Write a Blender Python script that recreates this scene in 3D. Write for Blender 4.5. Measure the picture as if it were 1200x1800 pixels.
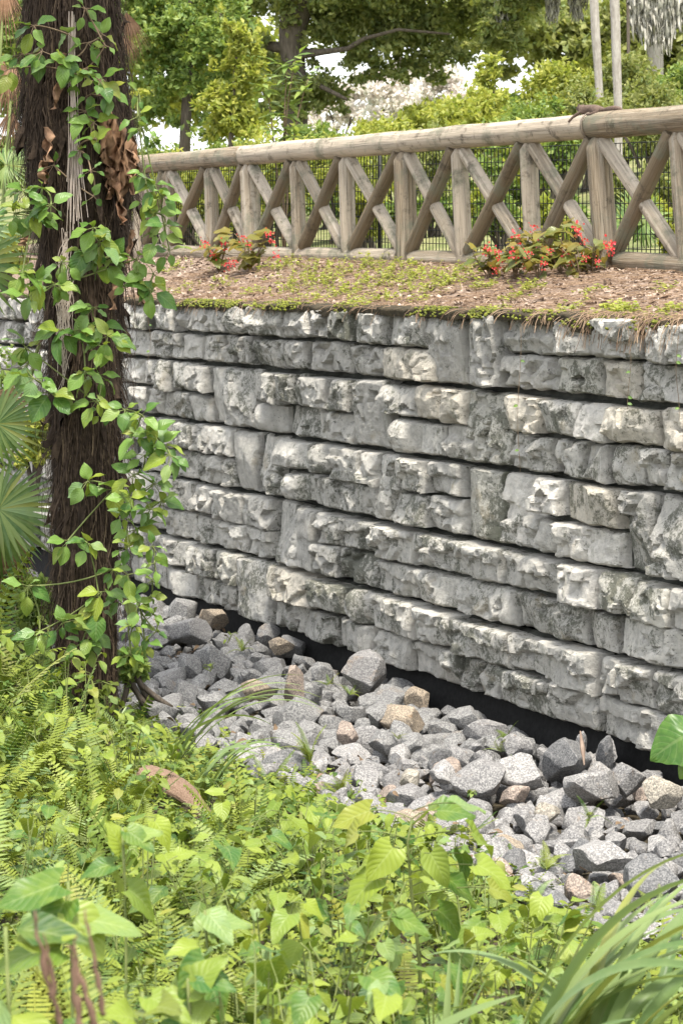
import bpy, math, random
import numpy as np
from mathutils import Vector, Matrix

for _o in list(bpy.data.objects):
    bpy.data.objects.remove(_o)
SC = bpy.context.scene
COL = SC.collection
PI = math.pi
# ------------------------------------------------------------------ camera
EYE = 2.9
FPX = 4400.0            # focal length in pixels of the 1200 x 1800 photograph
YH = 470.0              # horizon row
cam_d = bpy.data.cameras.new("camera")
cam_d.sensor_fit = 'VERTICAL'
cam_d.sensor_height = 36.0
cam_d.sensor_width = 24.0
cam_d.lens = FPX * 36.0 / 1800.0
cam_d.shift_y = -(900.0 - YH) / 1800.0
cam_d.clip_start = 0.1
cam_d.clip_end = 900
cam_d.dof.use_dof = True
cam_d.dof.focus_distance = 13.6
cam_d.dof.aperture_fstop = 9.0
cam = bpy.data.objects.new("camera", cam_d)
COL.objects.link(cam)
cam.location = (0, 0, EYE)
cam.rotation_euler = (math.radians(90), 0, 0)
SC.camera = cam
# ------------------------------------------------------------------ light
SUN_EL, SUN_AZ = 70.0, 166.0        # azimuth clockwise from +Y (the view direction): behind the camera
world = bpy.data.worlds.new("World")
SC.world = world
world.use_nodes = True
wn = world.node_tree.nodes
wl = world.node_tree.links
wn.clear()
sky = wn.new('ShaderNodeTexSky')
sky.sky_type = 'NISHITA'
sky.sun_disc = False
sky.sun_elevation = math.radians(SUN_EL)
sky.sun_rotation = math.radians(SUN_AZ)
sky.air_density = 1.0
sky.dust_density = 1.5
sky.ozone_density = 1.0
bg = wn.new('ShaderNodeBackground')
bg.inputs['Strength'].default_value = 0.14
wo = wn.new('ShaderNodeOutputWorld')
hsv = wn.new('ShaderNodeHueSaturation')          # thin white cloud: the sky loses most of its blue
hsv.inputs['Saturation'].default_value = 0.18
hsv.inputs['Value'].default_value = 1.25
wl.new(sky.outputs[0], hsv.inputs['Color'])
wl.new(hsv.outputs[0], bg.inputs[0])
wl.new(bg.outputs[0], wo.inputs[0])
sun_d = bpy.data.lights.new("sun", 'SUN')
sun_d.energy = 2.7
sun_d.angle = math.radians(10)
sun_d.color = (1.0, 0.93, 0.81)
sun = bpy.data.objects.new("sun", sun_d)
COL.objects.link(sun)
_se, _sa = math.radians(SUN_EL), math.radians(SUN_AZ)
SUNDIR = Vector((math.sin(_sa) * math.cos(_se), math.cos(_sa) * math.cos(_se), math.sin(_se)))
sun.rotation_euler = SUNDIR.to_track_quat('Z', 'Y').to_euler()
sun.location = (0, 0, 30)
vs = SC.view_settings
vs.view_transform = 'Standard'
vs.look = 'None'
vs.gamma = 1.0
vs.exposure = 1.42
vs.use_curve_mapping = False
SC.cycles.use_denoising = True
SC.cycles.max_bounces = 8
SC.cycles.diffuse_bounces = 4
SC.cycles.glossy_bounces = 2
SC.cycles.transmission_bounces = 4
SC.cycles.transparent_max_bounces = 4
SC.cycles.sample_clamp_indirect = 4.0

# ------------------------------------------------------------------ helpers: numbers
rng = np.random.default_rng(7)
rnd = random.Random(11)

def at(px, py, Z):
    return Vector(((px - 600) / FPX * Z, Z, EYE - (py - YH) / FPX * Z))

def at_z(px, py, z):
    return at(px, py, (EYE - z) * FPX / (py - YH))

def proj(p):
    return 600 + p[0] / p[1] * FPX, YH + (EYE - p[2]) / p[1] * FPX

# wall frame: vanishing point at (-1430, 470)
_dx, _dy = -2030.0, FPX
_dl = math.hypot(_dx, _dy)
DX, DY = _dx / _dl, _dy / _dl            # along the wall, away from the camera
NX, NY = DY, -DX                         # pointing behind the wall (away from the camera)
Z1200 = 12.97
C0 = NX * (600 / FPX * Z1200) + NY * Z1200
O_W = np.array([600 / FPX * Z1200, Z1200])

def bank(x, y):
    """distance behind the wall face (negative in front of it)"""
    return NX * x + NY * y - C0

def along(x, y):
    """distance along the wall from the point seen at x=1200, growing away from the camera"""
    return DX * (x - O_W[0]) + DY * (y - O_W[1])

def wall_Z(px, b=0.0):
    return (C0 + b) / (NX * (px - 600) / FPX + NY)

def wall_u(px, b=0.0):
    Z = wall_Z(px, b)
    return along((px - 600) / FPX * Z, Z)

def wall_pt(u, b, z):
    """world point from along / behind / height"""
    return np.array([O_W[0] + DX * u + NX * b, O_W[1] + DY * u + NY * b, z])

_prng = np.random.default_rng(3)
_perm = _prng.permutation(256).astype(np.int64)
_perm = np.concatenate([_perm, _perm, _perm])
_grad = _prng.normal(size=(256, 3))
_grad /= np.linalg.norm(_grad, axis=1)[:, None]

def perlin(P):
    P = np.asarray(P, float)
    i = np.floor(P).astype(np.int64)
    f = P - i
    i &= 255
    w = f * f * f * (f * (f * 6 - 15) + 10)
    out = 0
    for dx in (0, 1):
        for dy in (0, 1):
            for dz in (0, 1):
                h = _perm[_perm[_perm[i[..., 0] + dx] + i[..., 1] + dy] + i[..., 2] + dz]
                g = _grad[h]
                d = f - np.array([dx, dy, dz])
                ww = (w[..., 0] if dx else 1 - w[..., 0]) * (w[..., 1] if dy else 1 - w[..., 1]) * (w[..., 2] if dz else 1 - w[..., 2])
                out = out + ww * (g * d).sum(-1)
    return out * 1.5

def fbm(P, oct=4, lac=2.1, gain=0.5):
    a, s, t = 1.0, 0, 0
    P = np.asarray(P, float)
    for k in range(oct):
        s = s + a * perlin(P + 17.3 * k)
        t += a
        P = P * lac
        a *= gain
    return s / t

def ground_low(x, y):
    x = np.asarray(x, float); y = np.asarray(y, float)
    v = -bank(x, y)
    z = 0.10 + np.maximum(0, np.minimum(v, 7.5) - 1.45) * 0.2
    P = np.stack([x * 0.8, y * 0.8, 0 * x], -1)
    return z + 0.05 * fbm(P, 3) * np.clip((v - .8), 0, 1)

WALL_TOP = EYE - (562 - YH) / FPX * Z1200     # 2.63
COURSE_H = 155.0 / FPX * Z1200                # 0.457
BASE_Z = WALL_TOP - 0.003 - 5 * COURSE_H

def fence_base(u):
    uf = u - 3.1
    return 2.88 + 0.022 * np.clip(uf, -3, 14)

def ground_up(x, y):
    x = np.asarray(x, float); y = np.asarray(y, float)
    b = bank(x, y); u = along(x, y)
    fb = fence_base(u)
    t = np.clip((b - 0.0) / 1.4, 0, 1)
    z1 = WALL_TOP - 0.01 + (fb - WALL_TOP + 0.01) * (0.35 * t + 0.65 * t * t * (3 - 2 * t))
    hill = 0.17 * np.clip(b - 2.6, 0, 16) + 0.02 * np.clip(b - 16, 0, 200)
    P = np.stack([x * 0.5, y * 0.5, 0 * x], -1)
    P2 = np.stack([x * 3, y * 3, 0 * x], -1)
    n = 0.12 * fbm(P, 3) * np.clip(b - 2, 0, 1) + 0.035 * fbm(P2, 3) * np.clip(b * 4, 0, 1)
    return z1 + hill + n

# ------------------------------------------------------------------ helpers: meshes
class MB:
    """collects vertices, faces, uv and a per-vertex tint, and links them as ONE mesh object"""
    def __init__(s):
        s.V = []; s.F = []; s.UV = []; s.T = []; s.n = 0
    def add(s, V, F, uv=None, tint=0.0):
        V = np.asarray(V, float).reshape(-1, 3)
        if not isinstance(F, (list, tuple)):
            F = [F]
        s.V.append(V)
        for f in F:
            s.F.append(np.asarray(f, np.int64) + s.n)
        s.UV.append(np.zeros((len(V), 2)) if uv is None else np.asarray(uv, float))
        s.T.append(np.full(len(V), tint) if np.isscalar(tint) else np.asarray(tint, float))
        s.n += len(V)
        return s
    def mesh(s, name, mat, smooth=True, sharp=None):
        V = np.concatenate(s.V); UV = np.concatenate(s.UV); T = np.concatenate(s.T)
        me = bpy.data.meshes.new(name)
        me.vertices.add(len(V))
        me.vertices.foreach_set('co', V.astype(np.float32).ravel())
        loops = np.concatenate([f.ravel() for f in s.F])
        tot = np.concatenate([np.full(len(f), f.shape[1]) for f in s.F])
        start = np.concatenate([[0], np.cumsum(tot)[:-1]])
        me.loops.add(len(loops))
        me.loops.foreach_set('vertex_index', loops.astype(np.int32))
        me.polygons.add(len(tot))
        me.polygons.foreach_set('loop_start', start.astype(np.int32))
        me.update(calc_edges=True)
        uvl = me.uv_layers.new(name='UVMap')
        uvl.data.foreach_set('uv', UV[loops].astype(np.float32).ravel())
        at_ = me.attributes.new('tint', 'FLOAT', 'POINT')
        at_.data.foreach_set('value', T.astype(np.float32))
        me.polygons.foreach_set('use_smooth', np.full(len(tot), bool(smooth)))
        if sharp:
            me.set_sharp_from_angle(angle=math.radians(sharp))
        me.materials.append(mat)
        me.validate()
        me.update()
        return me

def wloc(o):
    v = Vector((0, 0, 0))
    while o is not None:
        v += o.location
        o = o.parent
    return v

def link(name, data, parent=None, M=None, color=None):
    o = bpy.data.objects.new(name, data)
    COL.objects.link(o)
    if parent is not None:
        o.parent = parent
    if M is not None:
        if parent is not None:
            M = Matrix.Translation(-wloc(parent)) @ M
        o.matrix_basis = M
    elif parent is not None:
        o.location = -wloc(parent)      # mesh built in world coordinates
    if color is not None:
        o.color = (*color[:3], 1.0)
    return o

def tag(o, label=None, cat=None, group=None, kind=None):
    if label: o['label'] = label
    if cat: o['category'] = cat
    if group: o['group'] = group
    if kind: o['kind'] = kind
    return o

def empty(name, loc):
    o = bpy.data.objects.new(name, None)
    COL.objects.link(o)
    o.location = loc
    o.empty_display_size = 0.1
    return o

def basis(pos, d, n, s=1.0, sx=None):
    d = Vector(d).normalized()
    n = Vector(n)
    x = d.cross(n)
    if x.length < 1e-5:
        x = d.cross(Vector((0.3, 0.9, 0.1)))
    x.normalize()
    z = x.cross(d)
    if sx is None: sx = s
    M = Matrix(((x.x * sx, d.x * s, z.x * s, pos[0]), (x.y * sx, d.y * s, z.y * s, pos[1]), (x.z * sx, d.z * s, z.z * s, pos[2]), (0, 0, 0, 1)))
    return M

def apply(M, V):
    A = np.array(M)
    return V @ A[:3, :3].T + A[:3, 3]

def grid_faces(nr, nc, off=0, wrap=False):
    """quads of a grid of nr x nc vertices"""
    r = np.arange(nr - 1)[:, None]
    c = np.arange(nc if wrap else nc - 1)[None, :]
    c2 = (c + 1) % nc
    a = r * nc + c; b = r * nc + c2; d = (r + 1) * nc + c; e = (r + 1) * nc + c2
    return (np.stack([a, b, e, d], -1).reshape(-1, 4)) + off

def tube(pts, rad, sides=8, caps=True):
    pts = np.asarray(pts, float)
    n = len(pts)
    rad = np.full(n, rad) if np.isscalar(rad) else np.asarray(rad, float)
    tan = np.gradient(pts, axis=0) if n > 2 else np.repeat((pts[1:] - pts[:1]), 2, 0)
    tan /= np.linalg.norm(tan, axis=1)[:, None] + 1e-12
    ref = np.array([0.31, 0.17, 0.93]) if abs(tan[0] @ np.array([0.31, 0.17, 0.93])) < .9 else np.array([0.9, -0.3, 0.1])
    e1 = np.cross(tan, ref); e1 /= np.linalg.norm(e1, axis=1)[:, None]
    e2 = np.cross(tan, e1)
    a = np.arange(sides) / sides * 2 * PI
    V = pts[:, None] + rad[:, None, None] * (np.cos(a)[None, :, None] * e1[:, None] + np.sin(a)[None, :, None] * e2[:, None])
    V = V.reshape(-1, 3)
    F = [grid_faces(n, sides, wrap=True)[:, ::-1]]
    uv = np.stack([np.tile(np.arange(sides) / sides, n), np.repeat(np.linspace(0, 1, n), sides)], -1)
    if caps:
        F.append(np.arange(sides)[None, :])
        F.append(((n - 1) * sides + np.arange(sides))[None, ::-1])
    return V, F, uv

def bez(p0, p1, p2, n=8):
    t = np.linspace(0, 1, n)[:, None]
    p0, p1, p2 = (np.asarray(p, float) for p in (p0, p1, p2))
    return (1 - t) ** 2 * p0 + 2 * t * (1 - t) * p1 + t * t * p2

# ------------------------------------------------------------------ helpers: labels that single things out
LANDMARKS = []          # (px, py, phrase) in photograph pixels, only used to word the labels
USED = {}
def near(px, py, skip=None):
    best = sorted(((math.hypot(px - a, py - b), a, b, n) for a, b, n in LANDMARKS if n != skip))[0]
    d, a, b, n = best
    dx, dy = px - a, py - b
    if d < 16: w = 'close against'
    elif abs(dx) > 1.3 * abs(dy): w = 'right of' if dx > 0 else 'left of'
    else: w = 'in front of' if dy > 0 else 'just behind'
    return w + ' ' + n
def btw(px, py):
    q = sorted(((math.hypot(px - a, py - b), n) for a, b, n in LANDMARKS))
    return 'between %s and %s' % (q[0][1], q[1][1])
def unique(cands):
    for c in cands:
        if c not in USED:
            USED[c] = 1
            return c
    USED[cands[0]] += 1
    return cands[0]
# ------------------------------------------------------------------ materials
class NT:
    def __init__(s, name):
        s.m = bpy.data.materials.new(name)
        s.m.use_nodes = True
        s.t = s.m.node_tree
        s.t.nodes.clear()
        s.out = s.t.nodes.new('ShaderNodeOutputMaterial')
    def n(s, typ, **kw):
        nd = s.t.nodes.new(typ)
        ins = kw.pop('ins', {})
        for k, v in kw.items():
            setattr(nd, k, v)
        for k, v in ins.items():
            s.set(nd.inputs[k], v)
        return nd
    def set(s, sock, v):
        if isinstance(v, bpy.types.NodeSocket):
            s.t.links.new(v, sock)
        elif isinstance(v, (tuple, list)) and len(v) == 3 and sock.type == 'RGBA':
            sock.default_value = (*v, 1)
        else:
            sock.default_value = v
    def math(s, op, a, b=0.0, c=0.0, clamp=False):
        nd = s.n('ShaderNodeMath', operation=op, use_clamp=clamp)
        for i, v in enumerate((a, b, c)):
            if i < len(nd.inputs): s.set(nd.inputs[i], v)
        return nd.outputs[0]
    def mix(s, f, a, b, blend='MIX'):
        nd = s.n('ShaderNodeMix', data_type='RGBA', blend_type=blend)
        s.set(nd.inputs[0], f); s.set(nd.inputs[6], a); s.set(nd.inputs[7], b)
        return nd.outputs[2]
    def noise(s, vec, scale, detail=4, rough=0.55, dist=0.0, sx=None):
        if sx:
            mp = s.n('ShaderNodeMapping', ins={'Vector': vec, 'Scale': sx})
            vec = mp.outputs[0]
        nd = s.n('ShaderNodeTexNoise', ins={'Vector': vec, 'Scale': scale, 'Detail': detail, 'Roughness': rough, 'Distortion': dist})
        return nd.outputs[0]
    def ramp(s, v, a, b, lo=0.0, hi=1.0):
        nd = s.n('ShaderNodeMapRange', interpolation_type='SMOOTHSTEP', ins={'Value': v, 'From Min': a, 'From Max': b, 'To Min': lo, 'To Max': hi})
        return nd.outputs[0]
    def bump(s, h, strength=0.5, dist=0.01):
        return s.n('ShaderNodeBump', ins={'Strength': strength, 'Distance': dist, 'Height': h}).outputs[0]
    def bsdf(s, col, rough=0.8, normal=None, spec=0.3):
        ins = {'Base Color': col, 'Roughness': rough, 'Specular IOR Level': spec}
        if normal is not None: ins['Normal'] = normal
        return s.n('ShaderNodeBsdfPrincipled', ins=ins).outputs[0]
    def done(s, sh):
        s.t.links.new(sh, s.out.inputs[0])
        return s.m
    def pos(s): return s.n('ShaderNodeNewGeometry').outputs['Position']
    def obc(s): return s.n('ShaderNodeTexCoord').outputs['Object']
    def oinfo(s): return s.n('ShaderNodeObjectInfo')
    def tint(s): return s.n('ShaderNodeAttribute', attribute_name='tint').outputs['Fac']

def mat_wallstone():
    m = NT('cast_stone')
    p = m.pos()
    oi = m.oinfo()
    col = oi.outputs['Color']
    a = m.noise(p, 3.2, 5, .6)
    b = m.noise(p, 17, 6, .7)
    base = m.mix(m.ramp(a, .3, .7), (.53, .51, .475), (.65, .625, .58))
    base = m.mix(m.ramp(b, .35, .75), base, (.37, .36, .34))
    # dark lichen: blotches with ragged edges
    l0 = m.noise(p, 1.9, 2, .5)
    l1 = m.noise(p, 9.0, 4, .6, dist=.5)
    l2 = m.noise(p, 46, 6, .8)
    l = m.math('ADD', m.math('MULTIPLY', l1, .45), m.math('MULTIPLY', l2, .55))
    l = m.math('ADD', l, m.math('MULTIPLY', m.math('SUBTRACT', l0, .5), .38))
    l = m.math('ADD', l, m.math('MULTIPLY', m.math('SUBTRACT', 1.0, oi.outputs['Alpha']), .11))
    lm = m.ramp(l, .53, .63, 0, .84)
    base = m.mix(lm, base, (.105, .11, .085))
    # downward green-grey run marks
    st = m.noise(p, 1.0, 4, .6, sx=(11, 11, 1.3))
    base = m.mix(m.ramp(st, .58, .74, 0, .5), base, (.155, .165, .115))
    # warm ochre blotches
    o = m.noise(p, 4.3, 4, .6, dist=.4)
    base = m.mix(m.ramp(o, .6, .75, 0, .55), base, (.42, .36, .26))
    # pores
    vo = m.n('ShaderNodeTexVoronoi', ins={'Vector': p, 'Scale': 55.0})
    pore = m.ramp(vo.outputs['Distance'], .1, .28, 1, 0)
    pore = m.math('MULTIPLY', pore, m.ramp(m.noise(p, 9, 2), .5, .62))
    base = m.mix(m.math('MULTIPLY', pore, .7), base, (.1, .1, .09))
    base = m.mix(1.0, base, col, 'MULTIPLY')
    h = m.math('ADD', m.math('MULTIPLY', m.noise(p, 28, 8, .72), 1.0), m.math('MULTIPLY', m.noise(p, 110, 4, .7), .35))
    h = m.math('SUBTRACT', h, m.math('MULTIPLY', pore, .5))
    return m.done(m.bsdf(base, .92, m.bump(h, .9, .022), .15))

def mat_rock():
    m = NT('speckled_granite')
    p = m.obc()
    oi = m.oinfo()
    col = oi.outputs['Color']
    off = m.n('ShaderNodeVectorMath', operation='ADD')
    m.set(off.inputs[0], p); 
    sc = m.n('ShaderNodeVectorMath', operation='SCALE', ins={'Vector': (37., 19., 53.)}); m.set(sc.inputs['Scale'], oi.outputs['Random'])
    m.set(off.inputs[1], sc.outputs[0])
    p = off.outputs[0]
    wp = m.pos()
    v = m.n('ShaderNodeTexVoronoi', ins={'Vector': wp, 'Scale': 150.0})
    g = m.n('ShaderNodeSeparateColor', ins={0: v.outputs['Color']}).outputs[0]
    s2 = m.noise(wp, 130, 3, .75)
    c = m.mix(m.ramp(g, .1, .95), (.20, .20, .205), (.44, .435, .43))
    c = m.mix(m.ramp(s2, .52, .68, 0, .7), c, (.09, .09, .095))
    c = m.mix(m.ramp(m.noise(p, 2.2, 4, .6), .4, .72, 0, .4), c, (.27, .265, .27))
    c = m.mix(m.ramp(m.noise(p, 3.1, 5, .6, .6), .6, .72, 0, .45), c, (.36, .26, .17))
    c = m.mix(1.0, c, col, 'MULTIPLY')
    h = m.math('ADD', m.noise(wp, 30, 6, .65), m.math('MULTIPLY', m.noise(wp, 120, 3, .6), .4))
    return m.done(m.bsdf(c, .85, m.bump(h, .7, .012), .25))

def mat_leaf(name, ca, cb, trans=.45, rough=.42, vein=(.3, .36, .16), veins=True, tcol=None, dirt=0.0):
    m = NT(name)
    oi = m.oinfo()
    t = m.math('FRACT', m.math('ADD', oi.outputs['Random'], m.tint()))
    c = m.mix(m.ramp(t, 0, .75), ca, cb)
    c = m.mix(m.ramp(t, .72, 1.0, 0, .7), c, (.15, .25, .12))
    t2 = m.math('FRACT', m.math('MULTIPLY', t, 7.31))
    c = m.mix(m.ramp(t2, .88, .97, 0, .55), c, (.28, .25, .04))
    uvn = m.n('ShaderNodeTexCoord').outputs['UV']
    wp = m.pos()
    c = m.mix(m.ramp(m.noise(wp, 24, 3), .35, .7, 0, .35), c, cb)
    nrm = None
    if veins:
        sp = m.n('ShaderNodeSeparateXYZ', ins={0: uvn})
        du = m.math('ABSOLUTE', m.math('SUBTRACT', sp.outputs[0], .5))
        mid = m.ramp(du, .012, .045, 1, 0)
        sv = m.math('FRACT', m.math('SUBTRACT', m.math('MULTIPLY', sp.outputs[1], 7.0), m.math('MULTIPLY', du, 5.0)))
        sv = m.math('ABSOLUTE', m.math('SUBTRACT', sv, .5))
        side = m.ramp(sv, .03, .13, .6, 0)
        vm = m.math('MAXIMUM', mid, side)
        c = m.mix(m.math('MULTIPLY', vm, .22), c, vein)
        nrm = m.bump(m.math('SUBTRACT', m.ramp(sv, 0, .5), vm), .2, .005)
    pr = m.bsdf(c, rough, nrm, .32)
    tr = m.n('ShaderNodeBsdfTranslucent')
    m.set(tr.inputs[0], m.mix(.45, c, tcol or (.30, .37, .02)))
    if nrm is not None: m.set(tr.inputs['Normal'], nrm)
    mx = m.n('ShaderNodeMixShader', ins={0: trans})
    m.t.links.new(pr, mx.inputs[1]); m.t.links.new(tr.outputs[0], mx.inputs[2])
    return m.done(mx.outputs[0])

def mat_simple(name, ca, cb, scale=12, rough=.85, bump=.4, bd=.01, sx=None, tinted=True, dark=None):
    m = NT(name)
    p = m.pos()
    f = m.noise(p, scale, 6, .65, sx=sx)
    c = m.mix(m.ramp(f, .3, .7), ca, cb)
    if tinted:
        t = m.math('FRACT', m.math('ADD', m.oinfo().outputs['Random'], m.tint()))
        c = m.mix(m.ramp(t, 0, 1, 0, .7), c, m.mix(.5, cb, ca, 'MULTIPLY') if dark is None else dark)
    return m.done(m.bsdf(c, rough, m.bump(f, bump, bd), .2))

def mat_wood():
    m = NT('weathered_log')
    uv = m.n('ShaderNodeTexCoord').outputs['UV']
    wp = m.pos()
    oi = m.oinfo()
    t = m.tint()
    sp = m.n('ShaderNodeSeparateXYZ', ins={0: uv})
    # uv: x = angle in turns, y = metres along the log; wrap the angle on a circle so no seam shows
    a = m.math('MULTIPLY', sp.outputs[0], 2 * PI)
    off = m.math('MULTIPLY', oi.outputs['Random'], 31.0)
    cv = m.n('ShaderNodeCombineXYZ')
    m.set(cv.inputs[0], m.math('MULTIPLY', m.math('COSINE', a), 1.6))
    m.set(cv.inputs[1], m.math('MULTIPLY', m.math('SINE', a), 1.6))
    m.set(cv.inputs[2], m.math('ADD', m.math('MULTIPLY', sp.outputs[1], .9), off))
    g = m.noise(cv.outputs[0], 5.0, 8, .7)
    c = m.mix(m.ramp(g, .34, .66), (.20, .155, .10), (.44, .365, .275))
    c = m.mix(m.ramp(m.noise(cv.outputs[0], 1.1, 4, .6), .45, .7, 0, .7), c, (.50, .46, .39))
    c = m.mix(m.ramp(t, .3, 1, 0, .8), c, (.17, .13, .08))  # high tint darkens the log; paints shade into the rising braces
    c = m.mix(m.ramp(t, .35, 0, 0, .85), c, (.60, .52, .42))  # low tint pales the log; paints sunlight into the falling braces
    # green algae and dark weather stains in patches
    c = m.mix(m.ramp(m.noise(wp, 3.5, 5, .7), .50, .66, 0, .75), c, (.20, .205, .15))
    c = m.mix(m.ramp(m.noise(wp, 6.5, 6, .75), .54, .68, 0, .75), c, (.085, .07, .05))
    # drying cracks
    cr = m.noise(cv.outputs[0], 9.0, 3, .5, sx=(1, 1, .12))
    crk = m.ramp(m.math('ABSOLUTE', m.math('SUBTRACT', cr, .5)), .004, .02, 1, 0)
    crk = m.math('MULTIPLY', crk, m.ramp(m.noise(cv.outputs[0], 1.5, 2), .45, .6))
    c = m.mix(m.math('MULTIPLY', crk, .8), c, (.06, .05, .035))
    h = m.math('SUBTRACT', g, crk)
    return m.done(m.bsdf(c, .85, m.bump(h, .8, .016), .2))

M_WALL = mat_wallstone()
M_ROCK = mat_rock()
M_WOOD = mat_wood()
M_LINER = mat_simple('black_fabric', (.008, .008, .008), (.016, .016, .016), 30, .85, .3, .01, tinted=False)
M_CORE = mat_simple('gap_shade_concrete', (.045, .047, .04), (.085, .087, .075), 14, .95, .5, .02, tinted=False)  # much darker than the cast stone: paints shade into the gaps
M_SOIL = mat_simple('leaf_litter_soil', (.035, .03, .02), (.085, .068, .042), 22, .95, .9, .03, tinted=False)
M_HILL = mat_simple('hill_grass', (.09, .12, .035), (.24, .23, .11), 3, .95, .9, .03, tinted=False)
M_MULCH = mat_simple('mulch_soil', (.13, .09, .065), (.30, .225, .175), 26, .95, .9, .03, tinted=False)
M_CHIP = mat_simple('wood_chip', (.27, .20, .155), (.56, .455, .375), 14, .9, .4, .004, dark=(.14, .095, .07))
M_STRAW = mat_simple('pine_straw', (.27, .18, .12), (.45, .33, .22), 20, .8, .1, .002, dark=(.17, .105, .065))
M_MOSS = mat_simple('moss', (.10, .125, .02), (.27, .27, .04), 60, .95, .8, .01, dark=(.07, .085, .025))
M_BARK = mat_simple('palm_bark', (.010, .007, .005), (.055, .037, .025), 11, .92, .9, .02, sx=(5, 5, .6), tinted=False)
M_FIBRE = mat_simple('palm_fibre', (.032, .022, .015), (.10, .07, .047), 30, .9, .2, .004, dark=(.012, .008, .006))
M_STRAND = mat_simple('pale_strand', (.42, .35, .29), (.56, .48, .42), 30, .8, .1, .002)
M_LITTER = mat_simple('litter_leaf', (.10, .07, .045), (.24, .17, .11), 18, .85, .3, .006)
M_DEAD = mat_simple('dead_leaf', (.23, .13, .075), (.40, .25, .155), 18, .8, .3, .006, dark=(.19, .11, .06))
M_TRUNK = mat_simple('tree_bark', (.07, .057, .045), (.15, .125, .10), 7, .95, .8, .03, sx=(4, 4, .7), tinted=False)
M_GTRUNK = mat_simple('grey_bark', (.28, .25, .22), (.42, .39, .35), 9, .95, .6, .03, sx=(4, 4, 1), tinted=False)
M_SPMOSS = mat_simple('spanish_moss', (.32, .31, .27), (.46, .44, .38), 9, .95, .3, .01)
M_STALK = mat_simple('dry_stalk', (.10, .06, .04), (.22, .14, .095), 20, .8, .3, .004, tinted=False)
M_STEM = mat_simple('green_stem', (.13, .17, .05), (.22, .25, .09), 10, .6, .1, .003)
M_BSTEM = mat_simple('brown_stem', (.14, .10, .06), (.27, .2, .13), 14, .8, .3, .004)
M_WIRE = mat_simple('black_wire', (.012, .013, .012), (.02, .02, .02), 10, .45, .0, .001, tinted=False)
M_STRAP = mat_simple('dull_band', (.16, .13, .1), (.25, .21, .16), 20, .6, .1, .001, tinted=False)
M_LOGEND = mat_simple('split_palm_wood', (.20, .125, .085), (.36, .25, .18), 36, .85, .9, .02, sx=(6, 2, 6), tinted=False)
M_FUR = mat_simple('squirrel_fur', (.085, .058, .045), (.16, .115, .09), 90, .9, .5, .004, tinted=False)

L_VINE = mat_leaf('vine_leaf', (.045, .125, .022), (.16, .27, .05), .3, .33)
L_HEART = mat_leaf('heart_leaf', (.04, .12, .022), (.235, .30, .035), .3, .42, vein=(.4, .47, .2))
L_MIX = mat_leaf('undergrowth_leaf', (.02, .068, .011), (.20, .255, .028), .2, .5, vein=(.36, .4, .18))
L_FERN = mat_leaf('fern_frond', (.03, .085, .014), (.215, .26, .034), .2, .5, veins=False)
L_STRAP = mat_leaf('strap_leaf', (.10, .18, .06), (.22, .29, .11), .33, .38, vein=(.4, .47, .26), veins=False)
L_PALM = mat_leaf('fan_palm_leaf', (.045, .11, .025), (.19, .26, .075), .25, .38, veins=False)
L_BEG = mat_leaf('begonia_leaf', (.10, .15, .03), (.24, .19, .045), .38, .3, vein=(.3, .2, .08), tcol=(.4, .3, .05))
L_WEED = mat_leaf('weed_leaf', (.27, .33, .06), (.45, .46, .10), .45, .6, veins=False)
L_BUSHY = mat_leaf('yellow_green_bush', (.22, .28, .045), (.46, .46, .09), .5, .5, veins=False)
L_BUSHO = mat_leaf('olive_bush', (.17, .2, .06), (.29, .30, .10), .4, .6, veins=False)
L_BUSHD = mat_leaf('deep_green_bush', (.09, .18, .045), (.28, .36, .09), .45, .5, veins=False)
L_OAK = mat_leaf('oak_leaf', (.12, .17, .06), (.34, .36, .13), .5, .5, veins=False)
L_PINK = mat_leaf('white_sky_foliage', (.82, .74, .70), (.85, .82, .77), .4, .8, veins=False, tcol=(.75, .65, .6))  # near white, so the added foliage carries the brightness of white sky
M_RED = mat_leaf('red_petal', (.80, .055, .05), (.78, .10, .12), .35, .45, veins=False, tcol=(.8, .1, .08))

# ------------------------------------------------------------------ leaf shapes: along +Y, normal +Z, length 1
def leaf_shape(kind='ellip', w=.42, rows=7, droop=.25, fold=.25, seed=0):
    r = np.random.default_rng(seed)
    t = np.linspace(0, 1, rows)
    s = np.array([-1, -.5, 0, .5, 1.0])
    if kind == 'heart':
        hw = w * np.sin(PI * np.clip(t, 0.0, 1) ** .55) ** .8
        hw[0] = w * .55
        back = -.17 * (1 - t) ** 2
    elif kind == 'obov':
        hw = w * np.sin(PI * t ** 1.1) ** .8; back = 0 * t
    elif kind == 'lance':
        hw = w * np.sin(PI * t ** .8) ** .9; back = 0 * t
    else:
        hw = w * np.sin(PI * t ** .85) ** .85; back = 0 * t
    hw = np.maximum(hw, .012)
    if kind != 'heart': hw[0] = .02
    hw[-1] = .006
    X = hw[:, None] * s[None, :]
    Y = t[:, None] + back[:, None] * (s[None, :] ** 2)
    Z = -droop * t[:, None] ** 2 + fold * np.abs(X) * (1 - .5 * t[:, None])
    Z = Z + .05 * np.sin(t[:, None] * 9 + r.uniform(0, 6)) * (s[None, :] ** 2) * np.sign(s)[None, :] + .03 * r.normal(size=Z.shape) * (np.abs(s) > .9)[None, :]
    Y = Y + 0 * X
    V = np.stack([X, Y, Z], -1).reshape(-1, 3)
    uv = np.stack([np.tile((s + 1) / 2, rows), np.repeat(t, len(s))], -1)
    return V, grid_faces(rows, len(s)), uv

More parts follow.
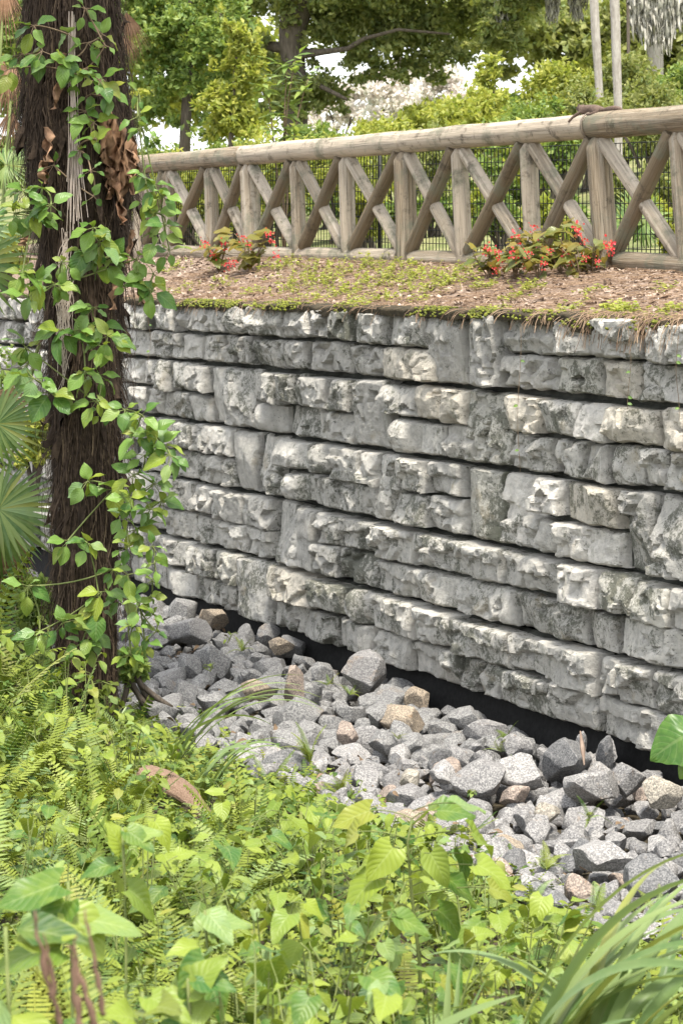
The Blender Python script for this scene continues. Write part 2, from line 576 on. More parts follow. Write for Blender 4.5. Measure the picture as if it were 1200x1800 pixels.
def fern_shape(n=22, w=.17, droop=.5, seed=0, lean=.0):
    """a sword-fern frond: a rachis with paired narrow pinnae"""
    r = np.random.default_rng(seed)
    t = np.linspace(0, 1, n)
    X = lean * t ** 2; Y = t * (1 - .25 * droop * t); Z = .28 * t - droop * .75 * t ** 2
    C = np.stack([X, Y, Z], -1)
    T = np.gradient(C, axis=0); T /= np.linalg.norm(T, axis=1)[:, None]
    N = np.cross(np.array([1., 0, 0]), T); N /= np.linalg.norm(N, axis=1)[:, None]
    S = np.cross(T, N)
    VV = []; FF = []; k = 0
    for i in range(2, n):
        prof = w * min(1, (i / n) * 5) * (1 - (i / n) ** 2.2) ** .8 + .012
        for sd in (-1, 1):
            L = prof * r.uniform(.88, 1.08)
            wd = .62 / n
            d = sd * S[i] + .22 * T[i] - r.uniform(.05, .3) * N[i]
            b = C[i]
            VV += [b - T[i] * wd * .5, b + T[i] * wd * .5, b + d * L * .55 + T[i] * wd * .55, b + d * L, b + d * L * .5 - T[i] * wd * .45]
            FF.append([k, k + 4, k + 2, k + 1] if sd > 0 else [k, k + 1, k + 2, k + 4])
            FF.append([k + 4, k + 3, k + 2, k + 2])
            k += 5
    V = np.array(VV)
    q = np.array([f for f in FF if len(set(f)) == 4]); tr = np.array([f[:3] for f in FF if len(set(f)) == 3])
    tv, tf, _ = tube(C, np.linspace(.008, .003, n), 4, caps=False)
    return [(V, [q, tr]), (tv, tf)]

def strap_shape(w=.05, rows=16, arch=.8, seed=0, fold=.35, up=1.0):
    r = np.random.default_rng(seed)
    t = np.linspace(0, 1, rows)
    ang = math.radians(82 * up) - (math.radians(82 * up + 35 * arch)) * t ** 1.5 * arch
    ds = 1 / (rows - 1)
    Y = np.concatenate([[0], np.cumsum(np.cos(ang[:-1]) * ds)]); Z = np.concatenate([[0], np.cumsum(np.sin(ang[:-1]) * ds)])
    hw = w * np.minimum(1, .35 + t * 3) * (1 - t ** 3) + .002
    s = np.array([-1, -.5, 0, .5, 1.])
    tw = r.normal() * .5
    V = []
    for i in range(rows):
        nrm = np.array([0, -math.sin(ang[i]), math.cos(ang[i])])
        a = tw * t[i]
        side = np.array([math.cos(a), 0, 0]) + nrm * math.sin(a)
        for q in s:
            V.append(np.array([0, Y[i], Z[i]]) + side * hw[i] * q + nrm * fold * hw[i] * abs(q))
    uv = np.stack([np.tile((s + 1) / 2, rows), np.repeat(t, 5)], -1)
    return np.array(V), grid_faces(rows, 5), uv

def fan_shape(n=34, spread=300, seed=0, droop=.35, split=.5):
    """a palmate fan leaf: pleated blade that splits into pointed segments"""
    r = np.random.default_rng(seed)
    V = [np.zeros(3)]; F4 = []; TT = [0.0]
    rows = [0.04, .3, split, .75, 1.0]
    for i in range(n):
        a = math.radians(-spread / 2 + spread * (i + .5) / n)
        ha = math.radians(spread / n) * .5
        L = (1 - .25 * (abs(i - n / 2) / (n / 2)) ** 2) * r.uniform(.92, 1.05)
        dr = droop * r.uniform(.6, 1.3)
        base = len(V); tseg = r.random() * .8
        for j, q in enumerate(rows):
            rad = q * L
            wj = rad * math.tan(ha) if q <= split else split * L * math.tan(ha) * max(.03, 1 - ((q - split) / (1 - split)) ** 1.3)
            z = .10 * q - dr * q ** 2.6
            for k, sgn in ((0, -1), (1, 0), (2, 1)):
                x = math.sin(a) * rad + math.cos(a) * wj * sgn
                y = math.cos(a) * rad - math.sin(a) * wj * sgn
                V.append(np.array([x, y, z - (.45 * wj if sgn == 0 else 0)])); TT.append(tseg)
        for j in range(len(rows) - 1):
            for k in range(2):
                b = base + j * 3 + k
                F4.append([b, b + 1, b + 4, b + 3])
    return np.array(V), np.array(F4), None, np.array(TT)

def norm_add(mb, shape, M, tint=0.0):
    """add a leaf shape (single or list of pieces) transformed by M"""
    if isinstance(shape, list):
        for V, F in shape:
            mb.add(apply(M, V), F, tint=tint)
    else:
        V, F, uv = shape[:3]
        mb.add(apply(M, V), F, uv, shape[3] if len(shape) > 3 else tint)

def shape_mesh(name, shape, mat):
    mb = MB()
    norm_add(mb, shape, Matrix.Identity(4))
    return mb.mesh(name, mat)
# ------------------------------------------------------------------ the setting: lower ground and upper bank
def sheet(name, us, bs, zf, mat, lip=False):
    U, B = np.meshgrid(us, bs, indexing='ij')
    X = O_W[0] + DX * U + NX * B; Y = O_W[1] + DY * U + NY * B
    Z = zf(X, Y)
    mb = MB().add(np.stack([X, Y, Z], -1).reshape(-1, 3), grid_faces(len(us), len(bs))[:, ::-1])
    o = link(name, mb.mesh(name, mat))
    return tag(o, kind='structure')

us = np.concatenate([np.linspace(-40, -6, 12), np.linspace(-5.6, 14, 150), np.linspace(15, 80, 18)])
bs = -np.concatenate([[-.06], np.linspace(0, 8, 90), np.linspace(9, 40, 12)])
g = sheet('ground', us, bs[::-1], ground_low, M_SOIL)
tag(g, 'dark litter covered ground in front of the stone wall')
us2 = np.concatenate([np.linspace(-150, -6, 16), np.linspace(-5, 16, 170), np.linspace(18, 400, 30)])
bs2 = np.linspace(0.0, 1.9, 40)
g2 = sheet('mulch_bank', us2, bs2, ground_up, M_MULCH)
tag(g2, 'mulch covered bank sloping up from the wall top to the log fence')
g3 = sheet('hillside', us2, np.concatenate([np.linspace(1.9, 20, 60), np.linspace(24, 300, 14)]), ground_up, M_HILL)
tag(g3, 'grassy slope rising behind the log fence')

# ------------------------------------------------------------------ the retaining wall: wall > block > stone
WR = np.random.default_rng(21)
def wall_stone(w, h, style, seed, depth=.15):
    r = np.random.default_rng(seed)
    res = .0110
    nu = max(9, int(w / res)); nw = max(8, int(h / res)); k = 4
    lev = np.array([0, .12, .4, .75, 1.0])
    iu = np.arange(-k, nu + 1 + k); iw = np.arange(-k, nw + 1 + k)
    s = np.clip(iu / nu, 0, 1); t = np.clip(iw / nw, 0, 1)
    bu = np.maximum(np.maximum(-iu, iu - nu), 0); bw = np.maximum(np.maximum(-iw, iw - nw), 0)
    S, T = np.meshgrid(s, t, indexing='ij')
    LB = np.maximum(bu[:, None], bw[None, :])
    back = lev[LB]
    u = S * w; z = T * h
    q = np.stack([u + seed * 3.7, z + seed * 1.3, 0 * u], -1)
    # fractured face: each cell of a warped cell pattern breaks along its own plane
    warp = np.stack([.05 * perlin(q * 9), .04 * perlin(q * 9 + 31), 0 * u], -1) + np.stack([.012 * perlin(q * 34), .012 * perlin(q * 34 + 7), 0 * u], -1)
    uu_, zz_ = u + warp[..., 0], z + warp[..., 1]
    K = max(4, int(w * h / .0065)) if style != 's' else 2
    C = np.stack([r.uniform(-.05, 1.05, K) * w, r.uniform(-.05, 1.05, K) * h], -1)
    off = r.normal(0, .021, K); ta = r.normal(0, .38, K); tb_ = r.normal(-.12, .38, K)
    if style == 's': off *= .2; ta *= .15; tb_ *= .15
    D = np.stack([np.sqrt((uu_ - c[0]) ** 2 + ((zz_ - c[1]) * 1.35) ** 2) for c in C])
    soft = np.exp(-(D - D.min(0)) / .0022)
    H = np.stack([o_ + a_ * (u - c[0]) + b_ * (z - c[1]) for o_, a_, b_, c in zip(off, ta, tb_, C)])
    v = (soft * H).sum(0) / soft.sum(0) + .03
    # a convex envelope: broken corners and a face that leans back a little towards the top
    for j in range(3):
        cu, cz = r.uniform(.2, .8) * w, r.uniform(.2, .8) * h
        a, b_ = r.normal(0, .22), r.normal(-.05, .26)
        v = np.minimum(v, .055 + a * (u - cu) + b_ * (z - cz))
    if style == 'l':        # a lip along the top above a hollow
        edge = .58 + r.uniform(-.6, .6) * (S - .5) + .20 * perlin(q * 7) + .06 * perlin(q * 26)
        st_ = np.clip((T - edge) / .07 + .5, 0, 1)
        v = np.clip(v, .0, .07) - .022 + .042 * st_
    if style == 'r':
        v = .085 - .55 * (((S - .5) * w) ** 2 + ((T - .5) * h) ** 2) / max(min(w, h), .05) * 1.6 + .35 * v
    if style == 'o': v = np.clip(v, 0, .06) * .6 - .045 + .055 * np.clip(1 - np.abs(T - .40) * 4 + perlin(q * 8), 0, 1)
    rough = 0.25 if style == 's' else 1.0
    v = v + .014 * fbm(q * 9, 4) + (.016 * np.abs(fbm(q * 15 + 5, 4)) + .006 * fbm(q * 48, 3)) * rough
    v = np.where(v < -.03, -.03 + .35 * (v + .03), v)
    v = np.clip(v, -.07, .105)
    e = np.minimum(np.minimum(u, w - u), np.minimum(z, h - z))
    re = .014 + .010 * perlin(q * 8 + 2)
    rd = np.clip(1 - e / np.maximum(re, .008), 0, 1)
    v = v - .026 * rd ** 1.6
    v = np.where(LB > 0, v * (1 - back) - (depth) * back, v)
    jit = .030 * fbm(np.stack([u * 7 + seed, z * 7, v * 4], -1), 4)
    jit2 = .024 * fbm(np.stack([u * 6 + seed + 40, z * 6, v * 4], -1), 3)
    lim = np.clip(1.2 - back, 0, 1)
    V = np.stack([u + jit * lim, v, z + jit2 * lim], -1).reshape(-1, 3)
    return V, grid_faces(len(iu), len(iw))

def to_world_wall(V, u0, z0, b0=0.0):
    """local (towards the camera side along the wall, outward, up)"""
    W = np.empty_like(V)
    W[:, 0] = -DX * V[:, 0] - NX * V[:, 1]
    W[:, 1] = -DY * V[:, 0] - NY * V[:, 1]
    W[:, 2] = V[:, 2]
    return W

TRACE = [
 # course 1 (top)
 [('U',225,262,''),('U',264,310,''),('U',312,334,'o'),('U',336,398,''),('U',399,432,'r'),('U',434,495,'o'),('U',497,534,'o'),('U',536,579,''),('U',580,624,'k'),('U',626,679,''),('U',681,748,''),
  ('L',222,266,''),('L',267,318,'l'),('L',320,350,'s'),('L',351,391,''),('L',392,440,''),('L',441,497,''),('L',499,540,''),('L',541,610,''),('L',611,672,''),('L',673,768,'y'),
  ('F',750,812,''),('F',813,878,''),('U',882,973,'o'),('U',975,1048,''),('U',1049,1128,'l'),('U',1130,1182,''),('U',1184,1250,''),('L',879,974,''),('L',976,1050,'k'),('L',1052,1118,'y'),('L',1120,1198,''),('L',1200,1262,'')],
 # course 2
 [('U',225,250,''),('U',251,281,''),('U',282,302,''),('U',303,335,''),('U',336,372,''),('F',373,399,'s'),('L',240,261,'l'),('L',262,285,''),('L',286,304,'s'),('L',305,338,'l'),('L',339,371,''),
  ('F',400,446,''),('U',447,500,''),('L',448,496,'r'),('U',501,526,''),('U',527,540,''),('U',541,581,''),('U',582,621,''),('L',498,555,''),('L',556,619,''),('F',622,679,''),('U',680,736,''),('L',682,740,'r'),
  ('U',738,779,'y'),('U',780,818,'y'),('F',819,890,'k'),('L',742,780,'s'),('L',781,838,'o'),('U',892,953,'y'),('U',955,1021,''),('U',1022,1074,'w'),('U',1076,1156,'y'),('U',1158,1212,'y'),('U',1214,1300,''),
  ('L',892,928,'o'),('L',929,970,'l'),('L',972,1024,''),('L',1026,1074,'s'),('L',1076,1124,''),('L',1125,1166,'l'),('L',1168,1226,''),('L',1228,1300,'')],
 # course 3
 [('U',228,268,''),('U',270,309,''),('U',310,344,''),('U',345,374,''),('U',375,415,''),('F',417,449,'s'),('L',250,300,''),('L',302,354,''),('L',355,394,'l'),('L',395,416,''),('F',450,492,''),('U',493,546,''),('L',498,548,'r'),
  ('U',548,592,'r'),('U',594,642,''),('F',671,712,''),('U',644,670,''),('L',550,607,''),('L',608,670,''),('U',713,757,'l'),('U',758,814,'l'),('L',713,754,''),('L',755,813,'l'),
  ('F',815,880,'k'),('F',881,948,'w'),('U',949,995,'w'),('U',997,1092,'y'),('F',1094,1150,''),('F',1151,1215,''),('L',922,953,'l'),('L',950,982,''),('L',984,1091,'w'),('F',1217,1300,'')],
 # course 4
 [('U',232,279,''),('U',281,344,''),('U',345,385,''),('U',386,430,''),('U',431,482,''),('L',240,298,''),('L',299,346,''),('L',347,394,''),('L',396,434,'l'),('L',436,482,'l'),('F',484,534,''),('F',535,564,'s'),
  ('U',566,604,'l'),('U',605,668,'l'),('U',669,734,'l'),('U',735,812,'l'),('L',565,600,''),('L',601,664,''),('L',666,738,'l'),('L',739,806,''),('U',813,888,'l'),('U',890,1002,'l'),('L',808,905,''),('U',1004,1062,'w'),('U',1064,1122,'k'),('U',1123,1190,'k'),('U',1192,1290,'l'),
  ('L',907,1030,''),('L',1031,1089,'s'),('L',1092,1215,''),('L',1217,1300,'')],
 # course 5 (bottom)
 [('F',262,296,'s'),('U',297,344,''),('U',345,385,''),('U',386,432,'k'),('L',297,350,'s'),('L',351,431,''),('F',433,484,'s'),('U',485,560,'y'),('U',561,620,'k'),('U',621,668,'r'),('U',670,744,'l'),('U',745,811,'l'),('U',812,911,'l'),('U',912,970,'l'),('U',971,1064,'l'),('U',1065,1103,''),('U',1104,1158,'l'),('U',1160,1280,'l'),
  ('L',486,541,''),('L',542,600,''),('L',601,670,'s'),('L',672,731,''),('L',732,819,'l'),('L',820,884,''),('L',886,980,'l'),('L',981,1061,''),('L',1063,1185,'l'),('L',1187,1290,'')],
]
wall = tag(empty('retaining_wall', tuple(wall_pt(0, 0, BASE_Z))),
           'grey rough faced stone block retaining wall with dark joints along the rock bed', 'retaining wall', kind='thing')
BLOCKW = 1.17
U_MIN, U_MAX = -1.9, 16.5
seed = 100
for ci in range(5):
    ztop = WALL_TOP - .003 - ci * COURSE_H
    zbot = ztop - COURSE_H
    mid = zbot + COURSE_H * .5
    bset = -.012 * ci
    stones = []
    for row, x0, x1, st in TRACE[ci]:
        ua, ub = wall_u(x1, -.02), wall_u(x0, -.02)      # ua nearer the camera
        stones.append((row, ua, ub, st))
    lo = min(a for _, a, b, _ in stones); hi = max(b for _, a, b, _ in stones)
    # the parts of the wall that the tree hides or that lie just outside the frame
    for start, stop, sg in ((lo, U_MIN, -1), (hi, U_MAX, 1)):
        for row in 'UL':
            u_ = start
            while (u_ - stop) * sg < 0:
                L = WR.uniform(.24, .5)
                a, b_ = (u_ - L, u_) if sg < 0 else (u_, u_ + L)
                stones.append((row, a + .005, b_ - .005, WR.choice(['', '', 'l', 's'])))
                u_ += sg * L
    off = (ci % 2) * BLOCKW * .5
    nb = {}
    for s_ in stones:
        k = int(math.floor(((s_[1] + s_[2]) * .5 - U_MIN + off) / BLOCKW))
        nb.setdefault(k, []).append(s_)
    for k in sorted(nb):
        ss = nb[k]
        ua = min(a for _, a, b, _ in ss); ub = max(b for _, a, b, _ in ss)
        wb = (ub - ua) - .008
        # block core behind the stones (a shallow tray with a chamfered front)
        x = np.array([0, 0, .02, wb - .02, wb, wb]); V = []
        for zz, ch in ((.012, 0), (.03, 1), (COURSE_H - .03, 1), (COURSE_H - .006, 0)):
            for i, xx in enumerate(x):
                dep = -.45 if i in (0, 5) else (-.085 if ch and i in (2, 3) else -.13)
                V.append((xx, dep if not (i in (1, 4)) else -.13, zz))
        V = np.array(V)
        F = [grid_faces(4, 6), np.array([[0, 5, 4, 3], [0, 3, 2, 1]]), np.array([[18, 19, 20, 21], [18, 21, 22, 23]])]
        mb = MB().add(to_world_wall(V, 0, 0), F)
        org = Vector(wall_pt(ub - .004, bset, zbot))
        blk = link('stone_block', mb.mesh('stone_block', M_CORE, smooth=False), wall, Matrix.Translation(org))
        for row, a, b_, st in ss:
            seed += 1
            w = b_ - a
            if w < .03: w = .03
            mj = WR.uniform(-.018, .018)
            if row == 'F': z0, z1 = zbot + .028 - WR.uniform(0, .01), ztop - .006 - WR.uniform(0, .012)
            elif row == 'U': z0, z1 = mid + .010 + mj, ztop - .004 - WR.uniform(0, .02)
            else: z0, z1 = zbot + .028 - WR.uniform(0, .014), mid - .007 + mj * .6
            V, F = wall_stone(w - .024, z1 - z0, st, seed)
            pro = WR.uniform(-.025, .03) + (.03 if row == 'U' else -.005)
            if st == 'r': pro = .02
            mb = MB().add(to_world_wall(V, 0, 0), F)
            me = mb.mesh('stone', M_WALL, sharp=26)
            tone = WR.uniform(.82, 1.05)
            c = (tone, tone, tone * .985)
            if st == 'w': c = (1.12, 1.11, 1.09)
            al = 1.0
            if st == 'k': c, al = (.97, .97, .93), 0.35
            if st == 'y': c = (1.02, .98, .90)
            org2 = Vector(wall_pt(b_ - .003, bset - pro, z0))
            so = link('stone', me, blk, Matrix.Translation(org2), c)
            so.color[3] = al if st in ('k', 'w', 'y') else float(WR.choice([1.0, .9, .7, .45]))
            if st == 'w': so.color[3] = 1.25
# black fabric under the bottom course
mb = MB()
uu = np.linspace(U_MIN - 12, 60, 260)
lv = [(.035, BASE_Z + .03), (.03, BASE_Z - .05), (.022, .25), (.0, .12), (-.06, .06)]
P = []
for (b_, z_) in lv:
    n_ = .012 * fbm(np.stack([uu * 2.2, uu * 0 + z_ * 3, 0 * uu], -1), 3)
    P.append(np.stack([O_W[0] + DX * uu + NX * (b_ + n_), O_W[1] + DY * uu + NY * (b_ + n_), uu * 0 + z_], -1))
mb.add(np.array(P).reshape(-1, 3), grid_faces(len(lv), len(uu)))
link('fabric_liner', mb.mesh('fabric_liner', M_LINER), wall)
# concrete backing that closes the wall behind its blocks and beyond the frame
mb = MB()
P = [np.stack([O_W[0] + DX * uu + NX * .12, O_W[1] + DY * uu + NY * .12, uu * 0 + z_], -1) for z_ in (WALL_TOP - .03, BASE_Z)]
mb.add(np.array(P).reshape(-1, 3), grid_faces(2, len(uu))[:, ::-1])
link('backing', mb.mesh('backing', M_CORE), wall)

# ------------------------------------------------------------------ rock bed
RR = np.random.default_rng(5)
def rock_mesh(seed, chunky, sub=4):
    r = np.random.default_rng(seed)
    import bmesh
    bm = bmesh.new()
    bmesh.ops.create_icosphere(bm, subdivisions=sub, radius=1.0)
    V = np.array([v.co[:] for v in bm.verts]); F = np.array([[v.index for v in f.verts] for f in bm.faces])
    bm.free()
    n = 16
    for k in range(n):
        d = r.normal(size=3); d /= np.linalg.norm(d)
        c = r.uniform(.46, .84)
        h = V @ d - c
        V = V - np.clip(h, 0, None)[:, None] * d * r.uniform(.9, 1.0)
    V = V * (1 + .10 * fbm(V * 1.6 + seed * 5, 3)[:, None]) 
    V = V + V / np.linalg.norm(V, axis=1)[:, None] * (.035 * fbm(V * 6 + seed, 4))[:, None]
    V = V * np.array([1.0, r.uniform(.68, .9), r.uniform(.58, .8)])
    V /= np.abs(V[:, :1]).max() * 2.0       # unit length
    return MB().add(V, F).mesh('rock', M_ROCK, sharp=28)
ROCKS = [rock_mesh(300 + i, 0) for i in range(26)]
ROCK_AT = []
def add_rock(pos, size, rot, col, mesh=None, scale=(1, 1, 1)):
    me = mesh or ROCKS[RR.integers(len(ROCKS))]
    M = Matrix.Translation(pos) @ rot @ Matrix.Diagonal((size * scale[0], size * scale[1], size * scale[2], 1))
    return link('rock', me, None, M, col)
from mathutils import Euler
def rrot(tilt=.35):
    return Euler((RR.normal() * tilt, RR.normal() * tilt, RR.uniform(0, 2 * PI))).to_matrix().to_4x4()
TINTS = {'grey': (.73, .72, .71), 'pale grey': (.88, .865, .845), 'dark grey': (.50, .505, .51), 'tan': (.88, .74, .57), 'pinkish tan': (.88, .73, .62), 'cream': (1.05, .97, .82)}
SPECIAL = [  # px, py(centre), width px, height px, tint, label, landmark phrase
 (1019,1318,40,72,'grey','upright grey rock slab with a pale wood splinter on it, against the black fabric','the splintered upright slab'),
 (1062,1330,36,76,'dark grey','narrow upright grey rock standing like a finger against the black fabric','the finger shaped rock'),
 (1100,1372,74,80,'grey','pointed grey rock just right of the finger shaped upright rock','the pointed right hand rock'),
 (986,1335,58,58,'grey','blocky grey rock leaning left of the splintered upright slab','the blocky leaning rock'),
 (1042,1380,112,74,'pale grey','broad pale grey rock lying in front of the two upright rocks','the broad pale rock'),
 (1162,1392,80,76,'cream','cream coloured rock at the right edge below the hanging leaf','the cream rock'),
 (908,1312,62,60,'grey','rounded grey rock alone against the black fabric right of the small fern','the lone rounded rock'),
 (640,1184,84,100,'grey','tall pointed grey rock rising like a peak against the black fabric','the tall peak rock'),
 (494,1134,54,44,'tan','small tan rock at the back of the heap close to the black fabric','the back tan rock'),
 (452,1212,70,56,'tan','rounded tan rock in the middle of the left half of the rock bed','the rounded tan rock'),
 (520,1206,52,74,'pinkish tan','upright pinkish tan rock beside the rounded tan rock','the upright pinkish rock'),
 (736,1226,60,46,'tan','tan capped rock perched on the heap at the edge of the black fabric','the perched tan rock'),
 (607,1288,46,48,'pinkish tan','small pale pinkish rock wedged between grey rocks mid heap','the wedged pinkish rock'),
 (704,1268,76,54,'tan','flat faced tan rock below the perched tan rock','the flat tan rock'),
 (722,1370,46,40,'cream','small cream rock in the middle of the right half of the rock bed','the small cream rock'),
 (965,1428,60,46,'cream','cream sided rock in front of the broad pale rock','the cream sided rock'),
 (1014,1572,58,56,'pinkish tan','pinkish tan rock at the lower edge of the rock bed','the low pinkish rock'),
 (375,1088,56,48,'tan','small tan rock near the far end of the rock bed','the far tan rock'),
 (840,1362,112,76,'grey','long two humped grey rock in the middle of the bed','the two humped rock'),
 (915,1360,90,70,'pale grey','large pale grey rock between the two humped rock and the broad rock','the large pale rock'),
 (330,1110,92,60,'grey','large flat grey rock at the far left of the heap','the far flat rock'),
 (715,1445,86,60,'tan','dusty tan rock half hidden behind the tall leafy sapling','the dusty tan rock'),
 (1140,1545,104,84,'dark grey','large dark grey rock at the lower right of the bed','the large dark rock'),
 (1060,1508,126,72,'pale grey','wide pale rock at the right above the large dark rock','the wide pale rock'),
]
for px, py, w, h, tn, lab, lm in SPECIAL:
    LANDMARKS.append((px, py, lm))
LANDMARKS += [(905, 1275, 'the small fern by the fabric'), (330, 1400, 'the split palm wood'), (190, 1230, 'the palm trunk foot')]
placed = []
GR = 'grey riprap rocks in the bed below the wall'
for px, py, w, h, tn, lab, lm in SPECIAL:
    zb = float(.2)
    p = at_z(px, py + h * .5, zb)
    Z = p.y
    for _ in range(3):
        if bank(p.x, p.y) > -.09 - w / FPX * Z * .4:
            zb += .0
            Z -= .1; p = at(px, py + h * .5, Z)
    W, H = w / FPX * Z, h / FPX * Z
    c = at(px, py, Z)
    me = ROCKS[RR.integers(len(ROCKS))]
    tall = h > w * 1.15
    if tall:
        R = Euler((RR.normal() * .1, -PI / 2 + RR.normal() * .12, 0)).to_matrix().to_4x4()
        R = Euler((0, 0, RR.uniform(-.4, .4))).to_matrix().to_4x4() @ R
        o = add_rock(c, 1, R, TINTS[tn], me, (H * 1.05, W * 1.15, W * 1.25))
    else:
        R = Euler((RR.normal() * .12, RR.normal() * .12, RR.uniform(-.4, .4))).to_matrix().to_4x4()
        o = add_rock(c, 1, R, TINTS[tn], me, (W * .96, W * 1.0, H * 1.32))
    tag(o, unique([lab]), 'rock', GR)
    placed.append((c.x, c.y, max(W, H) * .5))
allr = []
for layer in (0, 1):
    tries = 18000 if layer == 0 else 2600
    for _ in range(tries):
        u = RR.uniform(-2.9, 10.5); v = RR.uniform(.08, 1.95 if layer == 0 else 1.25)
        x, y, _z = wall_pt(u, -v, 0)
        px = 600 + x / y * FPX
        if px < 120 or px > 1240: continue
        s = float(np.clip(RR.lognormal(math.log(.188 if layer == 0 else .172), .26), .10, .34))
        kk = .68 if layer == 0 else .92
        if any((a - x) ** 2 + (b2 - y) ** 2 < (kk * (r2 + s * .5)) ** 2 for (a, b2, r2) in placed): 
            if not (layer == 1 and RR.random() < .05 and v < 1.15): continue
        placed.append((x, y, s * .5)); allr.append((x, y, v, s, layer))
allr.sort(key=lambda q: q[1] - 3.0 * q[3] + (3 if 600 + q[0] / q[1] * FPX < 230 else 0))
pile = MB()
LOWV = []
for me in [rock_mesh(300 + i, 0, 3) for i in range(8)]:
    V_ = np.array([v.co[:] for v in me.vertices]); F_ = np.array([p.vertices[:] for p in me.polygons]); LOWV.append((V_, F_))
for k_, (x, y, v, s, layer) in enumerate(allr):
    zg = float(ground_low(x, y)) + (.05 if v < .5 else .02)
    z = zg + s * (.26 if layer == 0 else .66)
    if k_ >= 290:
        V_, F_ = LOWV[RR.integers(8)]
        pile.add(V_ * s @ np.array(rrot(.45))[:3, :3].T + np.array([x, y, z]), F_)
        continue
    tn = RR.choice(['grey', 'pale grey', 'dark grey', 'tan', 'pinkish tan'], p=[.60, .25, .11, .02, .02])
    tone = RR.uniform(.85, 1.15)
    c = tuple(q * tone for q in TINTS[tn])
    o = add_rock((x, y, z), s, rrot(.45), c)
    qx, qy = proj((x, y, z))
    size = 'small' if s < .155 else ('large' if s > .23 else 'medium')
    pl = near(qx, qy)
    row = 'by the fabric' if v < .45 else ('in mid bed' if v < 1.05 else 'by the plants')
    tag(o, unique([f'{size} {tn} rock {pl}', f'{size} {tn} rock {pl} {row}', f'{size} speckled {tn} rock {pl} {row}', f'{size} {tn} rock {btw(qx, qy)}', f'{tn} rock {btw(qx, qy)} {row}']), 'rock', GR)
print('rocks', len(allr))
if pile.n:
    o = link('rock_pile', pile.mesh('rock_pile', M_ROCK, sharp=28), None, None, (.66, .66, .65)); tag(o, 'farther grey rocks of the bed, mostly behind the palm trunk and vines', 'rocks', kind='stuff')
# smaller stones that fill between the rocks
mb = MB()
me = ROCKS[3]
Vs = np.array([v.co[:] for v in ROCKS[3].vertices]); 
import bmesh
bm = bmesh.new(); bmesh.ops.create_icosphere(bm, subdivisions=1, radius=.5)
Vi = np.array([v.co[:] for v in bm.verts]); Fi = np.array([[v.index for v in f.verts] for f in bm.faces]); bm.free()
for i in range(800):
    u = RR.uniform(-3.2, 12); v = RR.uniform(.06, 2.0)
    x, y, _z = wall_pt(u, -v, 0)
    s = RR.uniform(.04, .12)
    R = np.array(rrot(1.0))[:3, :3]
    mb.add((Vi * (1 + .3 * RR.normal(size=(len(Vi), 1))) * s) @ R.T + np.array([x, y, float(ground_low(x, y)) + .02]), Fi)
o = link('rubble', mb.mesh('rubble', M_ROCK, smooth=False), None, None, (.5, .5, .5))
tag(o, 'small grey stones filling the gaps under the larger rocks', 'rubble', kind='stuff')

# dead leaves and twigs that have dropped among the rocks
mb = MB(); DLS = leaf_shape('ellip', .24, 4, droop=.5, fold=.5, seed=3)
for i in range(240):
    u = RR.uniform(-3, 10); v = RR.uniform(.1, 2.0); x, y, _z = wall_pt(u, -v, 0)
    a = RR.uniform(0, 6.3)
    norm_add(mb, DLS, basis((x, y, float(ground_low(x, y)) + RR.uniform(.04, .17)), (math.cos(a), math.sin(a), RR.uniform(-.4, .4)), (RR.normal() * .5, RR.normal() * .5, 1), RR.uniform(.03, .08)), tint=RR.random())
o = link('leaf_litter', mb.mesh('leaf_litter', M_LITTER)); tag(o, 'brown dead leaves caught between the rocks', 'leaf litter', kind='stuff')

